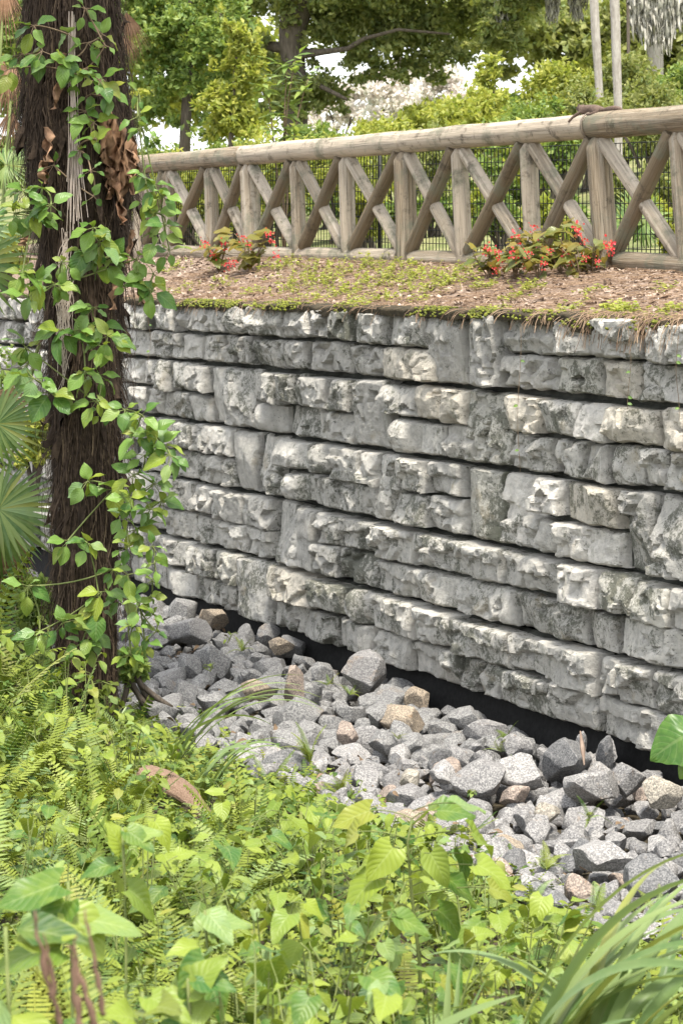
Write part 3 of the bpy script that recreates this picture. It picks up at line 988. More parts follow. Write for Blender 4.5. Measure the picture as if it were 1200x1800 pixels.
# ------------------------------------------------------------------ log fence
FR = np.random.default_rng(9)
Zp = 16.5
pA = at(1065, 218, Zp)                       # rail axis at the post seen at x=1065
VF = -1611.0
fdx, fdy = (VF - 600), FPX
fl = math.hypot(fdx, fdy); fdx /= fl; fdy /= fl
fnx, fny = fdy, -fdx
def fence_hit(px, py):
    """point of the fence's vertical plane seen at a photograph pixel"""
    k = (fnx * pA.x + fny * pA.y) / (fnx * (px - 600) / FPX + fny)
    return np.array(at(px, py, k))
fence = tag(empty('log_fence', tuple(fence_hit(1065, 470))), 'weathered log fence with a thick top rail and crossed diagonal braces on the bank', 'fence')
BACK = np.array([fnx, fny, 0])
def log(name, p0, p1, r, parent=fence, r1=None, cham=False, off=0.0, n=14, sides=14, tint=None):
    p0 = np.array(p0) + BACK * off; p1 = np.array(p1) + BACK * off
    L = np.linalg.norm(p1 - p0)
    n = max(6, int(L / .09))
    t = np.linspace(0, 1, n)
    pts = p0 + (p1 - p0) * t[:, None]
    sd = FR.uniform(0, 90)
    bow = np.stack([perlin(np.stack([t * L * .9 + sd, t * 0, t * 0], -1)), perlin(np.stack([t * L * .9 + sd, t * 0 + 9, t * 0], -1)), perlin(np.stack([t * L * .9 + sd + 50, t * 0, t * 0], -1))], -1)
    pts = pts + bow * .10 * r * (np.sin(t * PI))[:, None]
    rad = r + ((r1 or r) - r) * t
    rad = rad * (1 + .06 * perlin(np.stack([t * L * 2.2 + sd, t * 0, t * 0], -1)))
    # rounded ends
    e = [pts[0]] ; rr_ = [rad[0] * .80]
    ax = (p1 - p0) / L
    c = .35 * r if not cham else .22 * r
    P = np.concatenate([[pts[0]], [pts[0] + ax * c], pts[1:-1], [pts[-1] - ax * c], [pts[-1]]])
    top = .5 if cham else .82
    cc = .75 * r if cham else c
    P[-2] = pts[-1] - ax * cc
    Rr = np.concatenate([[rad[0] * .82], [rad[0]], rad[1:-1], [rad[-1]], [rad[-1] * top]])
    V, F, uv = tube(P, Rr, sides)
    # uneven girth
    uv[:, 1] *= L
    mb = MB().add(V, F, uv, tint=FR.uniform(.1, .55) if tint is None else tint)
    return link(name, mb.mesh(name, M_WOOD, sharp=40), parent)
# top rail in lengths that meet over the big posts
rail_x = [60, 250, 428, 712, 1038, 1330]
def rail_y(x): return 284.5 + (x - 300) * (208 - 284.5) / 900.0
def rail_r(): return .079
for a, b_ in zip(rail_x[:-1], rail_x[1:]):
    r0 = .086 if b_ != 1330 else .092
    log('top_rail', fence_hit(a, rail_y(a)), fence_hit(b_ + 1, rail_y(b_ + 1)), r0 * FR.uniform(.97, 1.02), sides=20)
def base_y(x): return np.interp(x, [0, 300, 440, 712, 1065, 1330], [430, 441, 446, 456, 474, 486])
big = [(170, 174), (247, 251), (437, 445), (710, 715), (1050, 1068), (1318, 1345)]
small = [(296, 300), (370, 374), (521, 527), (608, 613), (806, 816), (928, 937), (1190, 1210)]
for xt, xb in big:
    log('post', fence_hit(xb, base_y(xb) + 16), fence_hit(xt, rail_y(xt) + 21 * (xt + 1611) / 2676), .083, cham=True, sides=16)
for xt, xb in small:
    log('picket', fence_hit(xb, base_y(xb) + 4), fence_hit(xt, rail_y(xt) + 22 * (xt + 1611) / 2676), .063, cham=True)
allx = sorted(big + small, key=lambda q: q[0])
for (t0, b0), (t1, b1) in zip(allx[:-1], allx[1:]):
    sc = (t0 + 1611) / 2676
    yt0, yt1 = rail_y(t0) + 26 * sc, rail_y(t1) + 24 * sc
    yb0, yb1 = base_y(b0) - 18 * sc, base_y(b1) - 20 * sc
    g = 12 * sc
    # rising brace in one piece
    A, B = fence_hit(b0 + g * .9, yb0), fence_hit(t1 - g * .6, yt1)
    log('brace', A, B, .054, off=-.014, tint=FR.uniform(.75, .99))  # dark tint: shade of the less lit braces put into the colour
    # falling brace in two pieces that butt against it
    C, D = fence_hit(t0 + g * .6, yt0), fence_hit(b1 - g * .9, yb1)
    m1 = C + (D - C) * .475; m2 = C + (D - C) * .525
    log('brace', C, m1, .051, off=.006, tint=FR.uniform(0, .3))  # pale tint on both pieces: sunlit look put into the colour
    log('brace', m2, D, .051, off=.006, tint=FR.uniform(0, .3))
for a, b_, ya, yb in ((60, 243, 438, 442), (255, 436, 440, 449), (455, 703, 447, 452), (725, 1050, 455, 464), (1086, 1330, 459, 472)):
    log('bottom_rail', fence_hit(a, ya), fence_hit(b_, yb), .066, sides=16)
# dull metal band round the joint of the rail beside the squirrel
c = fence_hit(1041, rail_y(1041)); ax = np.array([fdx, fdy, 0])
a_ = np.linspace(0, 2 * PI, 28, endpoint=False)
V = []
for dr, da in ((.091, -.009), (.097, -.009), (.097, .009), (.091, .009)):
    V.append(c + dr * (np.cos(a_)[:, None] * np.array([fnx, fny, 0]) + np.sin(a_)[:, None] * np.array([0, 0, 1.])) + ax * da)
V = np.array(V).reshape(-1, 3)
F = grid_faces(4, 28, wrap=True); F2 = np.stack([84 + np.arange(28), 84 + (np.arange(28) + 1) % 28, (np.arange(28) + 1) % 28, np.arange(28)], -1)
link('rail_band', MB().add(V, [F, F2]).mesh('rail_band', M_STRAP), fence)
# welded wire mesh standing just behind the logs
mb = MB()
w0, w1 = fence_hit(1330, 440), fence_hit(60, 436)
Lm = np.hypot(*(w1 - w0)[:2]); nv = int(Lm / .0515)
ux, uy = (w1 - w0)[:2] / Lm
def bar(p, q, r):
    p = np.asarray(p, float); q = np.asarray(q, float)
    V, F, _ = tube(np.array([p, q]), r, 4, caps=False)
    mb.add(V, F)
for i in range(nv + 1):
    s_ = i * .0515
    x, y = w0[0] + ux * s_ + fnx * .13, w0[1] + uy * s_ + fny * .13
    zb = float(fence_base(along(x, y))) - .02
    bar((x, y, zb), (x, y, zb + .86), .0034)
for j in range(9):
    P = []
    for i in range(0, nv + 1, 6):
        s_ = i * .0515
        x, y = w0[0] + ux * s_ + fnx * .134, w0[1] + uy * s_ + fny * .134
        P.append((x, y, float(fence_base(along(x, y))) + .04 + j * .1))
    V, F, _ = tube(np.array(P), .0032, 4, caps=False); mb.add(V, F)
wm = empty('wire_fence', tuple(w0 + BACK * .13))
tag(wm, 'black welded wire mesh standing behind the log fence', 'wire fence')
link('wire_mesh', mb.mesh('wire_mesh', M_WIRE), wm)
for s_ in np.arange(.4, Lm, 2.4):
    x, y = w0[0] + ux * s_ + fnx * .16, w0[1] + uy * s_ + fny * .16
    zb = float(fence_base(along(x, y)))
    V, F, _ = tube(np.array([(x, y, zb - .1), (x, y, zb + .4), (x, y, zb + .88)]), .016, 8)
    link('mesh_post', MB().add(V, F).mesh('mesh_post', M_WIRE), wm)

# ------------------------------------------------------------------ squirrel stretched out on the rail
def fh(px, py, off=0.0): return fence_hit(px, py) + BACK * off
bm = bmesh.new()
sk = bm.verts.layers.skin.verify()
def sv(p, r, prev=None, ry=None):
    v = bm.verts.new(p); v[sk].radius = (r, ry or r)
    if prev is not None: bm.edges.new((prev, v))
    return v
hip = sv(fh(1051, 193.0), .041)
bmid = sv(fh(1040, 192.5), .036, hip)
sh = sv(fh(1029, 192.5), .034, bmid)
nk = sv(fh(1023, 191.5), .027, sh)
hd = sv(fh(1017.5, 190.5), .028, nk)
ns = sv(fh(1012.5, 192.5), .012, hd)
t1 = sv(fh(1060, 193.5), .013, hip); t2 = sv(fh(1068, 192.5), .021, t1); t3 = sv(fh(1078, 191.5), .026, t2); t4 = sv(fh(1088, 191.8), .018, t3); t5 = sv(fh(1093, 193), .006, t4)
a1 = sv(fh(1026, 198, -.035), .012, sh); a2 = sv(fh(1021, 205, -.062), .009, a1); a3 = sv(fh(1018.5, 212, -.080), .008, a2); a4 = sv(fh(1017, 215.5, -.085), .008, a3)
l1 = sv(fh(1053, 199, -.035), .016, hip); l2 = sv(fh(1048, 201.5, -.05), .011, l1); l3 = sv(fh(1041, 201, -.05), .008, l2)
b1 = sv(fh(1024, 197, .035), .011, sh); b2 = sv(fh(1020, 200, .055), .008, b1)
d1 = sv(fh(1054, 198, .035), .015, hip); d2 = sv(fh(1050, 201, .05), .009, d1)
for sgn in (-1, 1):
    e1_ = sv(fh(1020, 185.6, .018 * sgn), .008, hd); sv(fh(1020.8, 182.6, .020 * sgn), .004, e1_)
me = bpy.data.meshes.new('squirrel'); bm.to_mesh(me); bm.free()
for v in me.skin_vertices[0].data: v.use_root = False
me.skin_vertices[0].data[0].use_root = True
me.materials.append(M_FUR)
sq = link('squirrel', me)
md = sq.modifiers.new('skin', 'SKIN'); md.use_smooth_shade = True
md = sq.modifiers.new('sub', 'SUBSURF'); md.levels = 2; md.render_levels = 2
dg = bpy.context.evaluated_depsgraph_get()
me2 = bpy.data.meshes.new_from_object(sq.evaluated_get(dg))
sq.modifiers.clear(); sq.data = me2
tag(sq, 'dark brown squirrel lying flat along the top rail with one foreleg hanging down', 'squirrel')
# ------------------------------------------------------------------ palm tree wrapped in climbing vine
PR = np.random.default_rng(31)
ZT = 14.3
tb = at(150, 1262, ZT)
TBX, TBY = tb.x, tb.y
palm = tag(empty('palm_tree', (TBX, TBY, float(ground_low(TBX, TBY)))), 'dark shaggy palm trunk wrapped in green vines at the left', 'palm tree')
# profile read off the photograph: row, left and right edge
prof = [(1290, 98, 206), (1200, 100, 204), (1100, 98, 203), (1000, 98, 204), (900, 97, 208), (800, 92, 212), (700, 88, 214), (600, 84, 214), (500, 78, 216), (420, 66, 226),
        (330, 52, 238), (270, 46, 236), (200, 38, 228), (120, 44, 216), (40, 46, 208), (-60, 50, 204), (-300, 56, 200), (-700, 66, 190)]
zz = [at(0, q[0], ZT).z for q in prof]; cx = [at((q[1] + q[2]) / 2, 0, ZT).x for q in prof]; rr = [(q[2] - q[1]) / 2 / FPX * ZT * (.88 if q[0] > 380 else .94) for q in prof]
ZTOP = zz[-1]
def trunk_at(z):
    return float(np.interp(z, zz, cx)), float(np.interp(z, zz, rr))
nr, nc = 420, 110
zs = np.linspace(zz[0] - .15, ZTOP, nr); th = np.arange(nc) / nc * 2 * PI
Rz = np.interp(zs, zz, rr); Cx = np.interp(zs, zz, cx)
TH, ZZ = np.meshgrid(th, zs)
Q = np.stack([np.cos(TH) * 2.2, np.sin(TH) * 2.2, ZZ * .55], -1)
Q2 = np.stack([np.cos(TH) * 7, np.sin(TH) * 7, ZZ * 1.2], -1)
Q3 = np.stack([np.cos(TH) * 20, np.sin(TH) * 20, ZZ * 2.2], -1)
low = np.clip((ZZ - 1.0) / 2.0, 0.25, 1)
rad = Rz[:, None] * (.90 + .14 * fbm(Q, 3) * low + .10 * (1 - np.abs(perlin(Q2))) - .05 + .05 * perlin(Q3))
# ragged skirt steps
step = (ZZ * 2.1 + .25 * np.sin(TH * 3) + .6 * perlin(np.stack([np.cos(TH) * 3, np.sin(TH) * 3, ZZ * .2], -1))) % 1.0
rad = rad * (1 + .07 * (1 - step) ** 2 * low)
X = Cx[:, None] + rad * np.cos(TH); Y = TBY + rad * np.sin(TH)
mb = MB().add(np.stack([X, Y, ZZ], -1).reshape(-1, 3), grid_faces(nr, nc, wrap=True))
link('trunk', mb.mesh('trunk', M_BARK), palm)
# loose fibres hanging over the bark
mb = MB()
def strip(pts, w, face, tint=0.0, target=None):
    pts = np.asarray(pts, float); n = len(pts)
    t = np.linspace(0, 1, n)
    ww = w * (1 - .6 * t) 
    V = np.concatenate([pts - face * ww[:, None], pts + face * ww[:, None]])
    F = np.stack([np.arange(n - 1), np.arange(n - 1) + n, np.arange(n - 1) + n + 1, np.arange(n - 1) + 1], -1)
    (target or mb).add(V, F, tint=tint)
for i in range(8200):
    z0 = PR.uniform(zz[0], zz[14] + .8)
    a = PR.uniform(PI * .9, PI * 2.1)
    L = PR.uniform(.08, .5)
    n = 6
    pts = []
    a2 = a
    for k in range(n):
        z = z0 - L * k / (n - 1)
        c_, r_ = trunk_at(z)
        rr2 = r_ * (1.0 + .05 * PR.uniform(-.3, 1.6)) + .012 + .045 * (k / n) ** 1.5 * PR.uniform(0, 1.3)
        a2 += PR.normal() * .03
        pts.append((c_ + rr2 * math.cos(a2), TBY + rr2 * math.sin(a2), z))
    face = np.array([-math.sin(a), math.cos(a), 0])
    strip(pts, PR.uniform(.0015, .006), face, PR.uniform(0, 1))
for i in range(900):          # long ragged wisps that break the outline
    z0 = PR.uniform(1.0, zz[14] + .6); a = PR.choice([PR.uniform(PI * .92, PI * 1.12), PR.uniform(PI * 1.88, PI * 2.08), PR.uniform(PI, PI * 2)])
    L = PR.uniform(.12, .45); c_, r_ = trunk_at(z0); o2 = PR.uniform(.03, .11); sw = PR.normal() * .12
    pts = []
    for k in range(7):
        t = k / 6; rr2 = r_ * .97 + o2 * math.sin(t * 2.2) + .01
        pts.append((c_ + rr2 * math.cos(a + sw * t), TBY + rr2 * math.sin(a + sw * t), z0 - L * t))
    strip(pts, PR.uniform(.0015, .0045), np.array([-math.sin(a), math.cos(a), 0]) * .6 + np.array([.5, 0, 0]), PR.uniform(0, 1))
o = link('fibre', mb.mesh('fibre', M_FIBRE), palm); tag(o, kind='stuff')
# broad ragged flakes of old leaf bases
for i in range(46):
    z0 = PR.uniform(1.3, zz[13]) if i > 12 else PR.uniform(2.6, 4.6)
    a = PR.uniform(PI * .98, PI * 2.02); c_, r_ = trunk_at(z0)
    m2 = MB()
    L = PR.uniform(.12, .34); w = PR.uniform(.02, .05)
    t = np.linspace(0, 1, 6); s = np.linspace(-1, 1, 4)
    ca, sa = math.cos(a), math.sin(a)
    V = []
    for tt in t:
        for q in s:
            out = r_ * .98 + .02 + .07 * tt ** 1.5 * PR.uniform(.6, 1.3) - .02 * q * q
            wd = w * (1 - tt ** 2 * .8) * q * (1 + .3 * PR.normal() * tt)
            V.append((c_ + out * ca - sa * wd, TBY + out * sa + ca * wd, z0 - L * tt + .03 * PR.normal() * (tt > .8)))
    m2.add(np.array(V), grid_faces(6, 4), tint=PR.uniform())
    link('leaf_base', m2.mesh('leaf_base', M_FIBRE), palm)
# brown dead leaves caught on the right of the trunk, and a few elsewhere
dead = [(185, 232, 24, 95), (200, 240, 20, 80), (212, 250, 20, 85), (226, 262, 16, 80), (192, 275, 22, 70), (206, 290, 26, 85), (220, 295, 18, 80), (178, 300, 16, 60), (212, 318, 18, 60), (232, 290, 14, 60), (198, 318, 16, 55),
        (104, 160, 9, 55), (82, 250, 14, 60), (110, 110, 10, 40), (75, 300, 9, 40), (205, 360, 10, 60), (228, 430, 9, 60), (240, 500, 12, 60), (203, 510, 9, 60), (45, 420, 8, 20)]
for px, py, w, h in dead:
    p = at(px, py - h * .45, ZT - .42)
    k = ZT / FPX
    t = np.linspace(0, 1, 8); s = np.linspace(-1, 1, 5)
    hw = w * k * .62 * np.sin(PI * np.clip(t, .03, .97) ** .8)
    sd = PR.uniform(0, 50); V = []
    for i, tt in enumerate(t):
        for q in s:
            V.append((p.x + hw[i] * q + .03 * tt * math.sin(sd) + .012 * PR.normal(), p.y + .16 * (1 if px > 120 else .3) + .05 * math.sin(3 * q + sd) + .02 * PR.normal() - .05 * tt, p.z - h * k * tt))
    link('dead_leaf', MB().add(np.array(V), grid_faces(8, 5), tint=PR.uniform()).mesh('dead_leaf', M_DEAD), palm)
# pale dry strands hanging down the middle of the trunk
mb = MB()
for i in range(34):
    x0 = 128 + PR.normal() * 3.2
    y1 = PR.uniform(300, 420)
    xe = 133 + PR.normal() * 10
    P = [at(x0 + (xe - x0) * t ** 2.2 + 1.5 * math.sin(t * 7 + i), 20 + (y1 - 20) * t, ZT - .40 - .03 * PR.uniform()) for t in np.linspace(.5 * PR.random() if i % 5 else 0, 1, 10)]
    V, F, _ = tube(np.array([p[:] for p in P]), .0022, 4, caps=False); mb.add(V, F, tint=PR.uniform())
for i in range(44):
    x0 = 118 + PR.normal() * 5; y0 = PR.uniform(400, 520); y1 = y0 + PR.uniform(60, 210)
    P = [at(x0 + PR.normal() * 3 - 10 * t + 3 * math.sin(t * 9 + i), y0 + (y1 - y0) * t, ZT - .36) for t in np.linspace(0, 1, 9)]
    V, F, _ = tube(np.array([p[:] for p in P]), .002, 4, caps=False); mb.add(V, F, tint=PR.uniform())
link('dry_strand', mb.mesh('dry_strand', M_STRAND), palm)
# the crown stands above the picture; fans with stalks
FANS = [shape_mesh('frond', fan_shape(n=30, spread=270 + 20 * i, seed=i, droop=.3 + .12 * i, split=.5), L_PALM) for i in range(3)]
FANDEAD = [shape_mesh('dead_frond', fan_shape(n=16, spread=62, seed=9, droop=.35, split=.45), M_DEAD)]
for i in range(15):
    a = i * 2.399; el = PR.uniform(-.25, .9)
    d = Vector((math.cos(a) * math.cos(el), math.sin(a) * math.cos(el), math.sin(el)))
    p0 = Vector((TBX, TBY, ZTOP - .1)); p1 = p0 + d * PR.uniform(.8, 1.2)
    V, F, _ = tube(bez(p0, (p0 + p1) / 2 + Vector((0, 0, .15)), p1, 6), .02, 6)
    st = link('frond', FANS[i % 3], palm, basis(p1, d - Vector((0, 0, .35)), Vector((0, 0, 1)), PR.uniform(.7, .95)))
    link('frond_stalk', MB().add(V, F).mesh('frond_stalk', M_STEM), palm)

root = tag(empty('woody_vine', (TBX, TBY - .25, zz[0])), 'woody brown vine runners clinging along the palm trunk', 'vine')
for i in range(11):
    a0 = PR.uniform(PI * 1.05, PI * 1.95); z0 = zz[0] + .1; z1 = PR.uniform(2.5, 5.2); n = 26; pts = []
    for k in range(n):
        z = z0 + (z1 - z0) * k / (n - 1); c_, r_ = trunk_at(z)
        a = a0 + .35 * math.sin(k * .33 + i * 1.7) + .1 * PR.normal()
        pts.append((c_ + (r_ * 1.03 + .02) * math.cos(a), TBY + (r_ * 1.03 + .02) * math.sin(a), z))
    V, F, _ = tube(np.array(pts), np.linspace(.008, .003, n) * PR.uniform(.6, 1.2), 5)
    link('runner', MB().add(V, F).mesh('runner', M_BSTEM), root)
# climbing vines: several plants, each with stems and separate leaves
VLEAF = [shape_mesh('leaf', leaf_shape('ellip', .30 + .04 * (i % 3), 8, droop=.12 + .12 * i, fold=.18 + .1 * (i % 2), seed=i), L_VINE) for i in range(5)]
VPALE = [shape_mesh('leaf', leaf_shape('ellip', .31, 8, droop=.2 + .12 * i, fold=.3, seed=20 + i), L_HEART) for i in range(3)]
def leaf_cluster(root, px, py, Z, n, size, spread=22, pale=.2, stem=None):
    """n leaves round one node; size in photograph pixels"""
    k = Z / FPX
    size *= .86; n = int(round(n * 1.55)); spread *= 1.25
    p = at(px, py, Z)
    a0 = PR.uniform(0, 2 * PI)
    for i in range(n):
        a = a0 + i * 2.4 + PR.normal() * .3
        d = Vector((math.cos(a), -.35 + .35 * PR.normal(), math.sin(a) * .8 - .35))
        nn = Vector((.25 * PR.normal() + .1, -.55 + .25 * PR.normal(), .8))
        s = size * k * PR.choice([.55, .75, .9, 1.0, 1.2]) * PR.uniform(.9, 1.1)
        off = Vector((d.x, d.y, d.z)) * (spread * k * PR.uniform(.1, .6))
        me = VPALE[PR.integers(3)] if PR.random() < pale else VLEAF[PR.integers(5)]
        link('leaf', me, root, basis(p + off, d, nn, s, s * PR.uniform(.9, 1.15)))
        if stem is not None:
            V, F, _ = tube(np.array([p[:], (p + off)[:]]), .0022, 4, caps=False); stem.add(V, F)
    return p
vines = [
 ('twining vine with large glossy leaves at the top left of the palm trunk', 13.85,
  [(120,60,2,34),(60,45,3,36),(75,90,5,44),(40,95,4,30),(112,105,3,40),(155,75,2,36),(180,60,3,38),(150,15,3,34),(185,80,2,26),(130,130,3,36),(20,120,3,34)]),
 ('vine with drooping oval leaves beside the pale dry strands on the palm trunk', 13.84,
  [(150,120,4,40),(175,140,4,42),(190,160,3,40),(160,165,2,36),(152,195,4,34),(165,215,3,40),(170,245,2,30),(140,265,3,26),(160,300,3,24),(165,345,2,24),(95,290,3,18)]),
 ('vine spray of greyish oval leaves left of the hanging dry strands', 13.7,
  [(40,335,4,40),(50,370,5,42),(70,380,5,42),(25,375,4,36),(90,360,4,36),(75,330,3,30),(40,480,4,44),(65,495,4,40),(55,520,3,44),(95,500,4,40)]),
 ('vine with big pale oval leaves in the middle of the palm trunk', 13.75,
  [(165,400,4,46),(175,425,5,48),(150,440,4,44),(185,460,3,44),(200,450,3,36),(110,460,3,40),(105,500,3,42),(240,455,4,34),(235,500,4,36),(265,510,4,36),(270,480,3,34)]),
 ('vine leaves over the trunk just above the wall top line', 13.75,
  [(165,540,4,42),(175,570,5,46),(190,590,4,46),(180,610,4,44),(105,580,4,46),(140,580,3,34),(150,655,3,36),(175,660,4,42),(170,705,3,38),(185,720,3,40),(45,610,4,46),(50,640,4,44),(60,665,3,42),(90,690,4,46),(120,695,2,40)]),
 ('trailing vine of bright lobed leaves hanging right of the trunk over the wall', 13.55,
  [(220,720,5,42),(250,730,4,38),(245,765,5,36),(270,760,4,34),(285,780,4,40),(300,800,5,42),(255,800,5,38),(235,835,5,38),(270,850,5,36),(230,875,5,38),(265,895,4,34),(285,880,3,34),(240,930,4,38),(225,960,4,36),(215,905,4,34)]),
 ('vine with fresh leaves up the right edge of the trunk beside the fence end', 13.6,
  [(250,305,3,34),(270,325,4,36),(285,345,3,38),(275,375,4,34),(290,395,3,34),(275,410,3,34),(262,350,3,30),(245,165,2,28),(243,205,2,28),(250,225,3,26),(298,440,3,30)]),
 ('vine with pale heart leaves low on the palm trunk', 13.72,
  [(155,845,4,46),(200,860,4,50),(120,950,3,42),(155,955,3,38),(175,1070,4,46),(110,1095,5,44),(160,1110,4,44),(145,1130,4,42),(180,1040,3,46),(70,1110,4,40),(50,1030,3,40),(200,1000,4,44),(215,1050,3,36)]),
 ('thin leafy vine hanging between the trunk and the rocks', 13.4,
  [(268,960,3,26),(272,990,3,24),(268,1020,3,24),(262,1050,3,24),(270,1080,4,28),(275,1110,3,24),(245,1060,4,34),(255,1130,4,30),(235,1100,4,32),(230,1150,4,30),(225,1010,3,34)]),
]
for lab, Z, cl in vines:
    root = empty('climbing_vine', tuple(at(cl[-1][0], cl[-1][1], Z)))
    tag(root, lab, 'vine', 'vines on the palm trunk')
    stem = MB(); pts = []
    for px, py, n, size in cl:
        if n >= 5: n -= 1
        p = leaf_cluster(root, px, py, Z + PR.uniform(-.04, .08), n, size, pale=.25 if Z > 13.7 else .45, stem=stem)
        pts.append(p)
    for a, b_ in zip(pts[:-1], pts[1:]):
        mid = (a + b_) / 2 + Vector((PR.normal() * .03, .06, PR.normal() * .03))
        V, F, _ = tube(bez(a, mid, b_, 7), .0045, 5, caps=False); stem.add(V, F)
    link('stem', stem.mesh('stem', M_BSTEM if Z > 13.8 else M_STEM), root)

# ------------------------------------------------------------------ fan palms and dead fronds at the left edge
def fan_plant(lab, base, fans, mats=None, group='fan palms at the left edge'):
    root = tag(empty('fan_palm', base), lab, 'palm', group)
    for i, (px, py, Z, r, ang, tilt, dead_) in enumerate(fans):
        p = at(px, py, Z); s = r * Z / FPX
        d = Vector((math.cos(math.radians(ang)), -.15, math.sin(math.radians(ang))))
        link('dead_frond' if dead_ else 'frond', FANDEAD[0] if dead_ else FANS[i % 3], root, basis(p, d, Vector((.1, -1, tilt)), s))
        q = Vector(base) + Vector((0, 0, .05))
        V, F, _ = tube(bez(q, (q + p) / 2 + Vector((0, 0, .2)), p, 7), .010, 6)
        link('frond_stalk', MB().add(V, F).mesh('frond_stalk', M_STEM), root)
def low_pt(px, Z): 
    x = (px - 600) / FPX * Z
    return (x, Z, float(ground_low(x, Z)))
def up_pt(px, Z):
    x = (px - 600) / FPX * Z
    return (x, Z, float(ground_up(x, Z)))
fan_plant('fan palm with a broad green fan against the far left of the wall', low_pt(-60, 15.0),
          [(-2, 895, 15.0, 118, -12, .45, 0), (-15, 905, 15.3, 130, -62, .5, 0), (-10, 940, 15.4, 120, -80, .2, 1), (18, 930, 15.6, 110, -85, .1, 1), (-40, 780, 15.2, 90, 20, .2, 0)])
fan_plant('fan palm with narrow drooping segments left of the middle of the trunk', low_pt(-90, 14.6),
          [(-5, 745, 14.6, 100, 15, .25, 0), (-28, 700, 15, 110, -5, .2, 1), (-40, 470, 14.9, 110, 10, .4, 0)])
fan_plant('fan palm with a starry pale fan at the upper left edge behind the trunk', low_pt(-40, 17.5),
          [(12, 290, 17.5, 62, 10, .7, 0), (-40, 400, 17.3, 90, -10, .4, 0)])
fan_plant('tan dead palm fronds hanging beside the top left of the trunk', low_pt(-50, 19),
          [(25, 110, 19, 110, -95, .1, 1), (5, 100, 19.2, 120, -100, .1, 1), (20, 190, 19.1, 90, -92, .1, 1), (8, -30, 19, 110, -85, .1, 1), (222, 20, 16.0, 90, -78, .1, 1), (216, 60, 15.8, 60, -72, .1, 1)])

# ------------------------------------------------------------------ things on the mulch bank
BR = np.random.default_rng(44)
def up_xy(u, b): 
    p = wall_pt(u, b, 0); return p[0], p[1]
mb = MB()
ch = np.array([[-.5, -.5, 0], [.5, -.5, .0], [.5, .5, .0], [-.5, .5, 0], [0, 0, .25]])
chf = np.array([[0, 1, 4], [1, 2, 4], [2, 3, 4], [3, 0, 4]])
NCH = 11000
uu_ = BR.uniform(-1.6, 11, NCH); bb_ = BR.uniform(.0, 1.6, NCH) ** 1.0
xs = O_W[0] + DX * uu_ + NX * bb_; ys = O_W[1] + DY * uu_ + NY * bb_; zs_ = ground_up(xs, ys)
for i in range(NCH):
    if perlin(np.array([xs[i] * 2.2, ys[i] * 2.2, 3.])) < BR.normal() * .25 - .12: continue
    L = BR.uniform(.016, .065); W = BR.uniform(.008, .026)
    R = np.array(Euler((BR.normal() * .45, BR.normal() * .45, BR.uniform(0, 6.3))).to_matrix())
    mb.add((ch * [L, W, .02]) @ R.T + [xs[i], ys[i], zs_[i] + .006], chf, tint=BR.random() ** 1.6)
o = link('wood_chips', mb.mesh('wood_chips', M_CHIP, smooth=False)); tag(o, 'pinkish brown wood chip mulch scattered over the bank above the wall', 'mulch', kind='stuff')
# pine straw, lying on the bank and hanging over the wall edge
mb = MB()
def straw(p0, p1, p2, r=.0016):
    V, F, _ = tube(bez(p0, p1, p2, 5), r, 3, caps=False); mb.add(V, F, tint=BR.random())
for i in range(6500):
    u = BR.uniform(-1.6, 9); b_ = BR.uniform(0, 1.5)
    x, y = up_xy(u, b_); z = float(ground_up(x, y)) + .012
    a = BR.uniform(0, 6.3); L = BR.uniform(.06, .2)
    dv = np.array([math.cos(a), math.sin(a), BR.normal() * .12]) * L
    p = np.array([x, y, z])
    straw(p - dv * .5, p + [0, 0, .02 * BR.random()], p + dv * .5)
o_h = []
for i in range(1500):
    u = BR.choice([BR.uniform(-1.8, 1.5), BR.uniform(-1.8, 9)], p=[.65, .35])
    x, y = up_xy(u, BR.uniform(-.02, .10)); z = WALL_TOP + BR.uniform(-.005, .03)
    out = BR.uniform(.04, .15); drop = BR.uniform(.02, .16) * (1.25 if u < 1.2 else .7)
    if perlin(np.array([u * 2.1, 5., 1.])) < -.05 and BR.random() < .8: continue
    side = BR.normal() * .07
    p0 = np.array([x, y, z]); p2 = np.array([x - NX * out + DX * side, y - NY * out + DY * side, z - drop])
    straw(p0, (p0 + p2) / 2 + np.array([-NX * .03, -NY * .03, drop * .45 + .02]), p2, .0017)
o = link('pine_straw', mb.mesh('pine_straw', M_STRAW)); tag(o, 'brown pine straw lying on the bank and hanging over the wall edge', 'pine straw', kind='stuff')
# moss cushions and dark soil lip along the top edge of the wall
mb = MB(); ml = MB()
nl = 340
ul = np.linspace(-1.9, 16, nl); al = np.linspace(0, 1, 9)
P = []
for i, u in enumerate(ul):
    ov = .055 + .05 * float(perlin(np.array([u * 1.3, 3., 0]))) + .03 * float(perlin(np.array([u * 5., 1., 0])))
    dp = .05 + .05 * max(0, float(perlin(np.array([u * 1.7, 8., 0])))) + (.045 if u < 1.1 else 0)
    for t in al:
        b_ = .12 - (.12 + ov) * min(1, t * 1.6) + (.02 * max(0, t - .6))
        z = WALL_TOP + .022 - dp * max(0, t - .35) ** 1.4 * 2.1
        nn = .012 * float(perlin(np.array([u * 14, t * 5, 2.])))
        q = wall_pt(u, b_ - nn, z + nn); P.append(q)
ml.add(np.array(P), grid_faces(nl, 9))
o = link('soil_lip', ml.mesh('soil_lip', M_SOIL)); tag(o, 'soil and litter lip overhanging the top edge of the wall', kind='structure')
MOSS_AT = [(330, 430, 1.0), (470, 540, .6), (738, 800, .8), (835, 880, 1.0), (900, 1000, .35), (1010, 1100, .5), (600, 640, .3), (1120, 1200, .3)]
